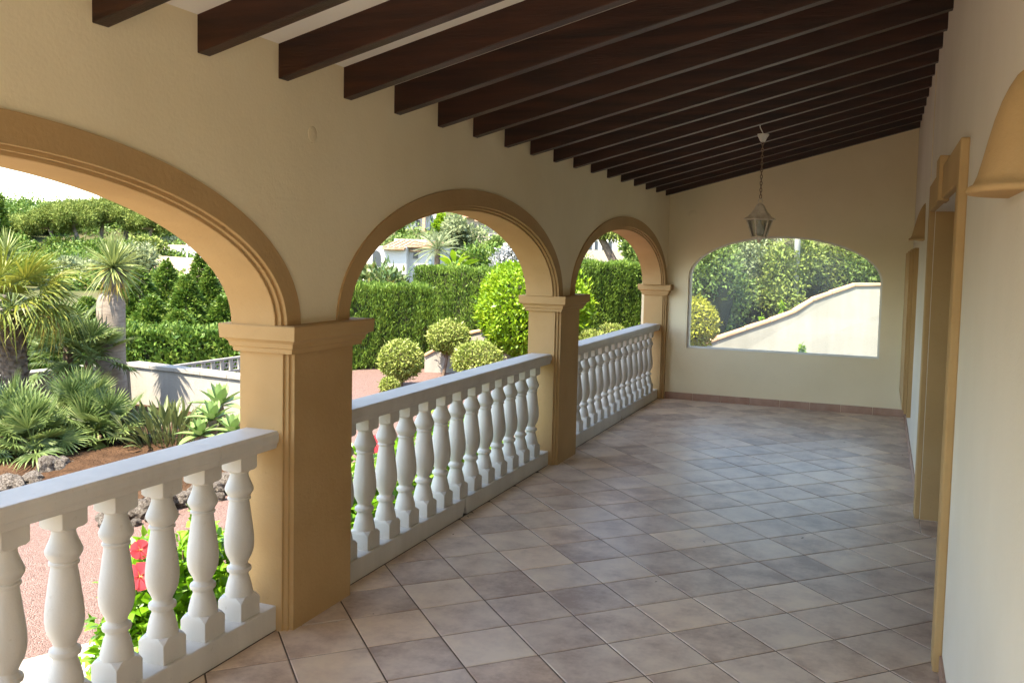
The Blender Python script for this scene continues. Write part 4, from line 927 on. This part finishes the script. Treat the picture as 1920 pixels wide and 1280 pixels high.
# planting outside the end window
def gnd(px, d): p = A(px, 600, d); return np.array([p[0], p[1], tz(p[0], p[1])])
shrub(gnd(1318, 19), 3.5, 1.15, 'leafy mid green shrub tree at the left in the end window', 'lf_shrub', 16000, 0.10, 'large_shrub', clumps=12)
shrub(gnd(1415, 20.5), 3.7, 1.15, 'olive toned tall shrub behind the lantern in the end window', 'lf_olive', 15000, 0.095, 'large_shrub', clumps=12)
shrub(gnd(1470, 19.5), 3.3, 0.75, 'narrow yellowish shrub left of the pale pole in the end window', 'lf_pine', 9000, 0.10, 'large_shrub', clumps=10)
shrub(gnd(1560, 20.5), 3.6, 1.2, 'broad feathery green shrub right of the pale pole in the end window', 'lf_pine', 16000, 0.13, 'large_shrub', clumps=12, Wd=0.035)
shrub(gnd(1660, 20), 3.4, 1.2, 'feathery green shrub at the right side of the end window', 'lf_shrub', 16000, 0.12, 'large_shrub', clumps=12, Wd=0.04)
hedge(flat(A(1270, 640, 22.6)), flat(A(1760, 640, 22.6)), 0.8, 2.6, 'dark wild hedge closing the view in the end window', 700, 0.2, 0.05, 'lf_conifer', up=0.4)
p = gnd(1489, 19.2); t = tag(MB().tube([p, p + np.array([0, 0, 8.0])], [0.065, 0.055], 14).build('utility_pole', M['pole'], None, smooth=True), 'pale concrete utility pole behind the shrubs in the end window', 'pole')
for px, py, d, h_, lb in ((1502, 668, 13.6, 0.16, 'small sprig of leaves just above the window sill'), (1427, 625, 16.2, 0.32, 'thin leafy sprig above the coping, left of two'), (1466, 600, 16.2, 0.34, 'thin leafy sprig above the coping beside the pale pole')):
    c = A(px, py, d); t = thing('sprig', (c[0], c[1], ZG), lb, 'plant'); top = c + np.array([0, 0, h_]); MB().tube([(c[0], c[1], ZG), c, top], [0.008, 0.006, 0.003], 5).build('stem', M['stem_green'], t)
    n = 70; P = c + np.array([0, 0, 1]) * (rng.uniform(-0.1, 1, n) * h_)[:, None]; foliage('foliage', [leafarr(P, rnd(n) + np.array([0, 0, 0.3]), rnd(n) + np.array([0, 0, 1.0]), 0.09, 0.04)], M['lf_ficus'], t)
# loquat shrub over the tall hedge, and other middle distance plants
shrub(gnd(725, 24), A(725, 492, 24)[2] - ZG, 0.95, 'glossy large leaved shrub rising behind the tall left hedge', 'lf_loquat', 3000, 0.24, clumps=11, Wd=0.09)
shrub(gnd(662, 25), A(662, 500, 25)[2] - ZG, 0.8, 'glossy large leaved shrub half hidden by the nearest pillar', 'lf_loquat', 2400, 0.24, clumps=9, Wd=0.09)
# bird of paradise tree
b = gnd(855, 26); c = A(855, 505, 26); t = thing('banana_palm', b, 'bright paddle leaved plant peeping over the middle hedge', 'plant'); MB().tube([b, c], [0.09, 0.07], 8).build('trunk', M['bark'], t)
BAN = blade_mesh(0.65, 0.2, 0.35, M['lf_ficus'], 6, 0.2, 0.25, 0.5)
for k in range(14): put('leaf', BAN, t, c, sph(k * 2.39996, R(70) - R(5) * k), random.uniform(-1, 1), random.uniform(0.6, 0.85))
shrub(gnd(893, 38), A(893, 462, 38)[2] - ZG, 1.3, 'dark green round shrub below the beige house', 'lf_conifer', 4000, 0.2)
shrub(gnd(950, 34), A(950, 440, 34)[2] - ZG, 0.75, 'silver white leaved shrub near the crown of the middle arch right side', 'lf_silver', 3400, 0.16)
tree(gnd(852, 52), A(852, 402, 52)[2] - gnd(852, 52)[2], 1.55, 'weeping grey green tree standing between the hillside houses', 'lf_olive', 7000, 0.24, 16, low=0.12)
tree(gnd(926, 46), A(926, 430, 46)[2] - gnd(926, 46)[2], 0.65, 'small round green tree before the beige house', 'lf_shrub', 3000, 0.2, 9, low=0.1)
tree(gnd(833, 66), A(833, 388, 66)[2] - gnd(833, 66)[2], 0.8, 'bright green tree at the crown of the middle arch', 'lf_ficus', 3000, 0.3, 9, low=0.2)
conifer(gnd(750, 70), A(750, 420, 70)[2] - gnd(750, 70)[2], 0.45, 'small dark cypress beside the upper white house', 1800, 0.25)
b = gnd(818, 36); h_ = A(818, 468, 36)[2] - b[2]; t = thing('hill_palm', b, 'grey green palm in front of the tiled white house', 'palm'); MB().tube([b, b + np.array([0, 0, h_])], [0.14, 0.11], 10).build('trunk', M['bark'], t)
PIN = MB()
for k in range(22):
    x = 0.15 + k * 0.045; z = -0.35 * x * x + 0.1 * x
    for s_ in (-1, 1): PIN.add([(x, 0, z), (x + 0.03, 0, z), (x + 0.16, s_ * 0.24 * (1 - k / 30), z - 0.09)], [(0, 1, 2)])
PIN.tube([(0, 0, 0), (0.5, 0, -0.04), (1.14, 0, -0.35)], [0.015, 0.01, 0.004], 4); PIN = pymesh(PIN.v, PIN.f); PIN.materials.append(M['lf_olive'])
for k in range(30): put('frond', PIN, t, b + np.array([0, 0, h_]), sph(k * 2.39996, R(78) - R(110) * k / 29), 0, random.uniform(0.75, 1.0))
# farthest arch
tree(gnd(1180, 33), A(1180, 436, 33)[2] - gnd(1180, 33)[2], 0.85, 'leafy green tree at the right in the farthest arch', 'lf_shrub', 4200, 0.2, 11, low=0.05)
b = gnd(1156, 30); t = thing('pine_tree', b, 'dark leaning pine trunk with high crown in the farthest arch', 'pine'); top = A(1122, 438, 30)
MB().tube([b, A(1150, 490, 30), A(1136, 462, 30), top, A(1100, 400, 30)], [0.17, 0.15, 0.13, 0.10, 0.06], 8).build('trunk', M['bark'], t)
foliage('crown', [blob(900, A(x, y, 30), (0.7, 0.7, 0.22), 0.2, 0.05, 0.15, 0.4) for x, y in ((1122, 432), (1150, 436), (1100, 420), (1080, 428), (1135, 405))], M['lf_pine'], t)
for px, h_, r_, lb in ((1115, 1.35, 1.0, 'low olive shrub before the white building in the farthest arch'),): shrub(gnd(px, 34), A(px, 478, 34)[2] - ZG, r_, lb, 'lf_olive', 3000, 0.17)

# ---------------------------------------------------------------- left arch: hedge, conifers, pines
hedge(flat(A(-60, 690, 15.8)), flat(A(500, 690, 15.6)), 1.2, A(300, 625, 15.7)[2] - ZG, 'dark loose evergreen hedge behind the garden wall in the nearest arch', 1600, 0.11, 0.05, 'lf_conifer', up=0.5)
for i, (px, top, d, r_, lb) in enumerate(((262, 505, 19, .55, 'conifer next to the dragon tree head'), (312, 492, 20, .5, 'conifer before the soil bank and white flat roofed house'), (350, 520, 18, .5, 'slim conifer left of the white gable'), (375, 478, 21, .42, 'tallest slim conifer beside the mast in the nearest arch'),
                                          (392, 505, 20, .36, 'slim conifer right of the tallest one'), (418, 560, 18, .5, 'conifer against the springing of the nearest arch'), (335, 585, 17, .6, 'low broad conifer under the white gable'), (285, 560, 17.5, .6, 'broad conifer right of the dragon tree trunk'), (235, 545, 19, .55, 'conifer hidden behind the dragon tree head'), (165, 560, 19, .6, 'conifer between palm crown and dragon tree'), (90, 570, 19, .7, 'conifer behind the crown of the tall palm'), (440, 520, 20, .5, 'conifer mostly hidden by the nearest pillar'))):
    conifer(gnd(px, d), A(px, top, d)[2] - ZG, r_ * 1.35, lb, 7500, 0.115, group='young conifers behind the garden wall')
conifer(gnd(2, 42), A(2, 368, 42)[2] - gnd(2, 42)[2], 0.6, 'dark pointed cypress at the left edge of the picture', 3000, 0.25)
def pine(px, top, d, spread, label, lean=0.0):
    b = gnd(px, d); h = A(px, top, d)[2] - b[2]; t = thing('pine_tree', b, label, 'pine', 'umbrella pines on the rise'); mb = MB(); arr = []
    f_ = b + np.array([lean, 0, h * 0.52]); trunk(mb, [b - np.array([0, 0, .3]), b + np.array([lean * 0.3, 0, h * 0.25]), f_], 0.17, 0.11, 7)
    for k in range(15):
        a = k * 2.39996; q = math.sqrt((k + 0.5) / 15); c = b + np.array([lean + math.cos(a) * spread * q * 0.85, math.sin(a) * spread * q * 0.85, h * (0.90 - 0.28 * q * q + random.uniform(-.05, .03))]); cr = spread * random.uniform(0.3, 0.42)
        mb.tube([f_, (f_ + c) / 2 + np.array([0, 0, -0.05 * h]), c], [0.08, 0.05, 0.02], 5); arr.append(blob(1500, c, (cr, cr, cr * 0.75), 0.20, 0.06, 0.25, 0.35, 0.5))
    mb.build('trunk', M['bark_pine'], t); foliage('crown', arr, M['lf_pine'], t)
for a_ in ((30, 414, 62, 1.9, 'umbrella pine at the left end of the grove', -0.4), (70, 408, 66, 1.8, 'umbrella pine second from the left of the grove', 0.3), (105, 398, 60, 1.7, 'umbrella pine left of the grove centre with a forked pale trunk', -0.5), (150, 380, 60, 2.0, 'high umbrella pine over the palm, left of the tallest crown', -0.6), (190, 374, 62, 2.0, 'tallest umbrella pine in the grove centre', 0.2),
           (235, 374, 64, 2.1, 'broad umbrella pine right of the tallest', 0.3), (275, 396, 62, 1.7, 'umbrella pine at the right end of the grove', 0.5), (130, 412, 72, 2.2, 'umbrella pine standing back behind the grove', 0), (215, 395, 74, 2.3, 'umbrella pine in the back row of the grove', 0), (320, 408, 70, 1.9, 'umbrella pine hidden behind the nearest arch', 0)): pine(*a_)
for i, (px, top, d, r_, m_, lb) in enumerate(((95, 482, 48, 1.6, 'lf_shrub', 'round bush at the pine feet, left'), (150, 486, 46, 1.4, 'lf_olive', 'grey bush below the leaning pine trunk'), (255, 458, 46, 1.3, 'lf_olive', 'grey green bush left of the white flat roofed house'), (280, 446, 54, 1.1, 'lf_pine', 'yellow green bush above the white flat roofed house'), (30, 480, 46, 1.6, 'lf_conifer', 'dark bush behind the grey dragon tree'), (205, 484, 50, 1.3, 'lf_shrub', 'bush under the tallest pine'), (338, 446, 62, 1.2, 'lf_olive', 'grey bush between the two white houses in the nearest arch'))):
    g0 = gnd(px, d); shrub(g0, A(px, top, d)[2] - g0[2], r_, lb, m_, 3200, 0.25, 'hillside_bush', 'bush')
# dry soil bank below the white house
bk = []; 
for px, d, dz in ((285, 44, 0), (392, 43, 0), (430, 50, 1.0), (280, 52, 0.9)):
    g0 = gnd(px, d); bk.append((g0[0], g0[1], g0[2] + 0.05 + dz))
obj('soil_bank', bk, [(0, 1, 2, 3)], mat('dry pink soil', (0.40, 0.27, 0.19), (0.50, 0.38, 0.28), 1, 0.95))['kind'] = 'structure'
# undergrowth in the shade of the pines
arr = []
for k in range(330):
    g0 = gnd(random.uniform(-120, 345), random.uniform(66, 80) if k < 180 else random.uniform(43, 60)); r_ = random.uniform(1.1, 2.0) if k < 180 else random.uniform(0.45, 0.8); arr.append(blob(300, g0 + np.array([0, 0, r_ * 0.45]), (r_, r_, r_ * 0.85), 0.24, 0.12, 0.2, 0.4))
o = link('pine_undergrowth', quads_mesh(np.concatenate(arr)), M['lf_conifer']); tag(o, 'dark undergrowth between the trunks of the pine grove', 'undergrowth', kind='stuff')
# scrub on the hillside
arr = []
for k in range(420):
    px = random.uniform(-200, 1500); d = random.uniform(50, 140) if px > 380 else random.uniform(84, 140); g0 = gnd(px, d); r_ = random.uniform(0.7, 2.2); arr.append(blob(260, g0 + np.array([0, 0, r_ * 0.4]), (r_, r_, r_ * 0.7), 0.30, 0.15, 0.2, 0.4))
V_ = np.concatenate(arr); o = link('hillside_scrub', quads_mesh(V_), M['lf_shrub']); tag(o, 'green scrub covering the far hillside', 'scrub', kind='stuff')

# ---------------------------------------------------------------- houses on the slope
class Frame:
    def __init__(s, px, py, d, turn=0.0):
        s.o = A(px, py, d); s.d = d; s.k = d / F; a = math.atan2(AX_R[1], AX_R[0]) + turn; s.u = np.array([math.cos(a), math.sin(a), 0]); s.v = np.array([-math.sin(a), math.cos(a), 0]); s.px, s.py = px, py
    def P(s, x, v, y): return s.o + s.u * ((x - s.px) * s.k) + s.v * v + np.array([0, 0, -(y - s.py) * s.k])   # x, y in picture units at this distance
    def box(s, x0, x1, v0, v1, y0, y1): return [s.P(x, v, y) for y in (y1, y0) for x, v in ((x0, v0), (x1, v0), (x1, v1), (x0, v1))], [(3, 2, 1, 0), (4, 5, 6, 7), (0, 1, 5, 4), (1, 2, 6, 5), (2, 3, 7, 6), (3, 0, 4, 7)]
def bx(f, name, m, par, *a): return MB().add(*f.box(*a)).build(name, m, par)
def window(f, par, x0, x1, y0, y1, v=0.0, m='dark_glass'):
    w_ = bx(f, 'window', M['house_white'], par, x0 - 0.6, x1 + 0.6, v - 0.06, v + 0.02, y0 - 0.6, y1 + 0.6); bx(f, 'pane', M[m], w_, x0, x1, v - 0.075, v - 0.055, y0, y1)
def tiled_roof(f, par, x0, x1, v0, yv0, v1, yv1):
    r_ = MB(); n = max(4, int((x1 - x0) * f.k / 0.25)); r_.add([f.P(x, v, y + dy) for dy in (0, -3) for x, v, y in ((x0, v0, yv0), (x1, v0, yv0), (x1, v1, yv1), (x0, v1, yv1))], [(3, 2, 1, 0), (4, 5, 6, 7), (0, 1, 5, 4), (1, 2, 6, 5), (2, 3, 7, 6), (3, 0, 4, 7)])
    o = r_.build('roof', M['roof_tile'], par); rr = MB()
    for i in range(n): x = x0 + (x1 - x0) * (i + 0.5) / n; rr.tube([f.P(x, v0, yv0 - 3), f.P(x, v1, yv1 - 3)], 0.08, 6)
    rr.build('roof_tile_row', M['roof_tile'], o, fix=False)['kind'] = 'stuff'
f = Frame(745, 500, 46, -0.12); t = thing('hillside_house', f.P(745, 3, 530), 'low white house with a tiled lean-to roof behind the hedge', 'house')
bx(f, 'wall', M['house_white'], t, 655, 762, 0, 6, 462, 540); bx(f, 'wall', M['house_white'], t, 762, 806, 0.6, 6, 461, 540); bx(f, 'parapet', M['house_white'], t, 712, 776, 2.5, 6.2, 447, 463)
tiled_roof(f, t, 717, 761, -0.35, 468, 2.4, 453); tiled_roof(f, t, 762, 808, 0.2, 463, 3, 455); window(f, t, 770, 779, 473, 484, 0.6); bx(f, 'lintel', M['terracotta'], t, 764, 784, 0.45, 0.62, 468, 471)
w_ = MB(); pa = [(697, 500), (697, 480), (699, 474), (705, 470), (711, 474), (713, 480), (713, 500)]; w_.add([f.P(x, -0.03, y) for x, y in pa], [tuple(range(7))]).build('archway', M['dark_glass'], t, fix=False); bx(f, 'door', M['shutter'], t, 800, 805.5, 0.54, 0.62, 485, 540)
f = Frame(790, 430, 82, 0.15); t = thing('hillside_house', f.P(790, 3, 445), 'upper white house with a brown chimney stack at the crown of the middle arch', 'house')
bx(f, 'wall', M['house_white'], t, 748, 806, 0, 8, 402, 470); bx(f, 'wall', M['house_white'], t, 806, 822, 1.5, 8, 396, 470); tiled_roof(f, t, 746, 808, -0.5, 403, 5, 388); bx(f, 'chimney', M['terracotta'], t, 791.5, 796.5, -0.8, -0.2, 398, 470); window(f, t, 780, 787, 413, 424); window(f, t, 762, 769, 413, 424)
f = Frame(905, 470, 72, -0.25); t = thing('hillside_house', f.P(905, 3, 500), 'large beige house at the right under the crown of the middle arch', 'house')
bx(f, 'wall', M['house_beige'], t, 872, 905, 0, 8, 408, 520); bx(f, 'wall', M['house_beige'], t, 905, 990, -1.5, 7, 416, 520); tiled_roof(f, t, 868, 908, -0.6, 409, 4, 396); tiled_roof(f, t, 904, 994, -2.0, 417, 3, 402); window(f, t, 888, 896, 421, 428); window(f, t, 930, 940, 440, 452, -1.5)
bx(f, 'garden_wall', M['house_beige'], t, 905, 985, -9, -8.7, 474, 520)
f = Frame(330, 490, 56, 0.1); t = thing('hillside_house', f.P(330, 3, 510), 'white flat roofed house above the soil bank in the nearest arch', 'house')
bx(f, 'wall', M['house_white'], t, 293, 348, 0, 7, 468, 520); bx(f, 'parapet', M['house_beige'], t, 299, 345, 0.8, 6.5, 459, 470); bx(f, 'wall', M['house_white'], t, 348, 400, -0.8, 6, 462, 520); window(f, t, 356, 361, 474, 484, -0.8); window(f, t, 318, 324, 478, 487)
f = Frame(330, 432, 88, 0.1); t = thing('hillside_house', f.P(330, 3, 450), 'small white house with a tiled roof highest in the nearest arch', 'house')
bx(f, 'wall', M['house_white'], t, 300, 350, 0, 6, 440, 475); tiled_roof(f, t, 298, 352, -0.5, 441, 3, 430); bx(f, 'tower', M['house_white'], t, 309, 330, 3.2, 6, 415, 440); window(f, t, 313, 315.5, 426, 434, 3.2, 'shutter'); window(f, t, 318, 320.5, 426, 434, 3.2, 'shutter')
f = Frame(340, 560, 25, 0.35); t = thing('garden_house', f.P(340, 1, 600), 'white gable of a low outbuilding among the conifers', 'house')
g5 = [(322, 640), (322, 560), (352, 545), (356, 547), (356, 640)]; k = 5; MB().add([f.P(x, 0, y) for x, y in g5] + [f.P(x, 3, y) for x, y in g5], [(0, 1, 2, 3, 4), (9, 8, 7, 6, 5)] + [(i, (i + 1) % 5, 5 + (i + 1) % 5, 5 + i) for i in range(5)]).build('wall', M['house_white'], t)
MB().add([f.P(319, -0.15, 562), f.P(353, -0.15, 544), f.P(353, 3, 544), f.P(319, 3, 562), f.P(319, -0.15, 558), f.P(353, -0.15, 540), f.P(353, 3, 540), f.P(319, 3, 558)], [(3, 2, 1, 0), (4, 5, 6, 7), (0, 1, 5, 4), (1, 2, 6, 5), (2, 3, 7, 6), (3, 0, 4, 7)]).build('roof', M['roof_tile'], t)
f = Frame(410, 565, 26, 0.2); t = thing('garden_house', f.P(410, 1, 600), 'white arched outbuilding beside the springing of the nearest arch', 'house')
ga = [(401, 640), (401, 562), (404, 556), (409, 554), (414, 556), (417, 562), (417, 640)]; k = 7; MB().add([f.P(x, 0, y) for x, y in ga] + [f.P(x, 2, y) for x, y in ga], [tuple(range(7)), tuple(range(13, 6, -1))] + [(i, (i + 1) % 7, 7 + (i + 1) % 7, 7 + i) for i in range(7)]).build('wall', M['house_white'], t)
p = gnd(351, 30); tag(MB().tube([p, p + np.array([0, 0, A(351, 455, 30)[2] - p[2]])], 0.03, 6).build('mast', M['pole'], None), 'thin grey mast among the conifers in the nearest arch', 'mast')
f = Frame(1118, 480, 60, 0.0); t = thing('hillside_house', f.P(1118, 3, 500), 'white building with tall windows in the farthest arch', 'house')
bx(f, 'wall', M['house_white'], t, 1080, 1165, 0, 8, 440, 520); bx(f, 'garden_wall', M['house_beige'], t, 1080, 1170, -6, -5.7, 470, 520)
for x in (1103, 1114, 1128, 1140): window(f, t, x, x + 6, 452, 468)
f = Frame(1478, 450, 70, 0.0); t = thing('hillside_house', f.P(1478, 3, 470), 'pale building glimpsed at the top of the end window by the pole', 'house')
bx(f, 'wall', M['house_white'], t, 1440, 1530, 0, 8, 425, 520); [window(f, t, x, x + 7, 440, 455) for x in (1468, 1480)]
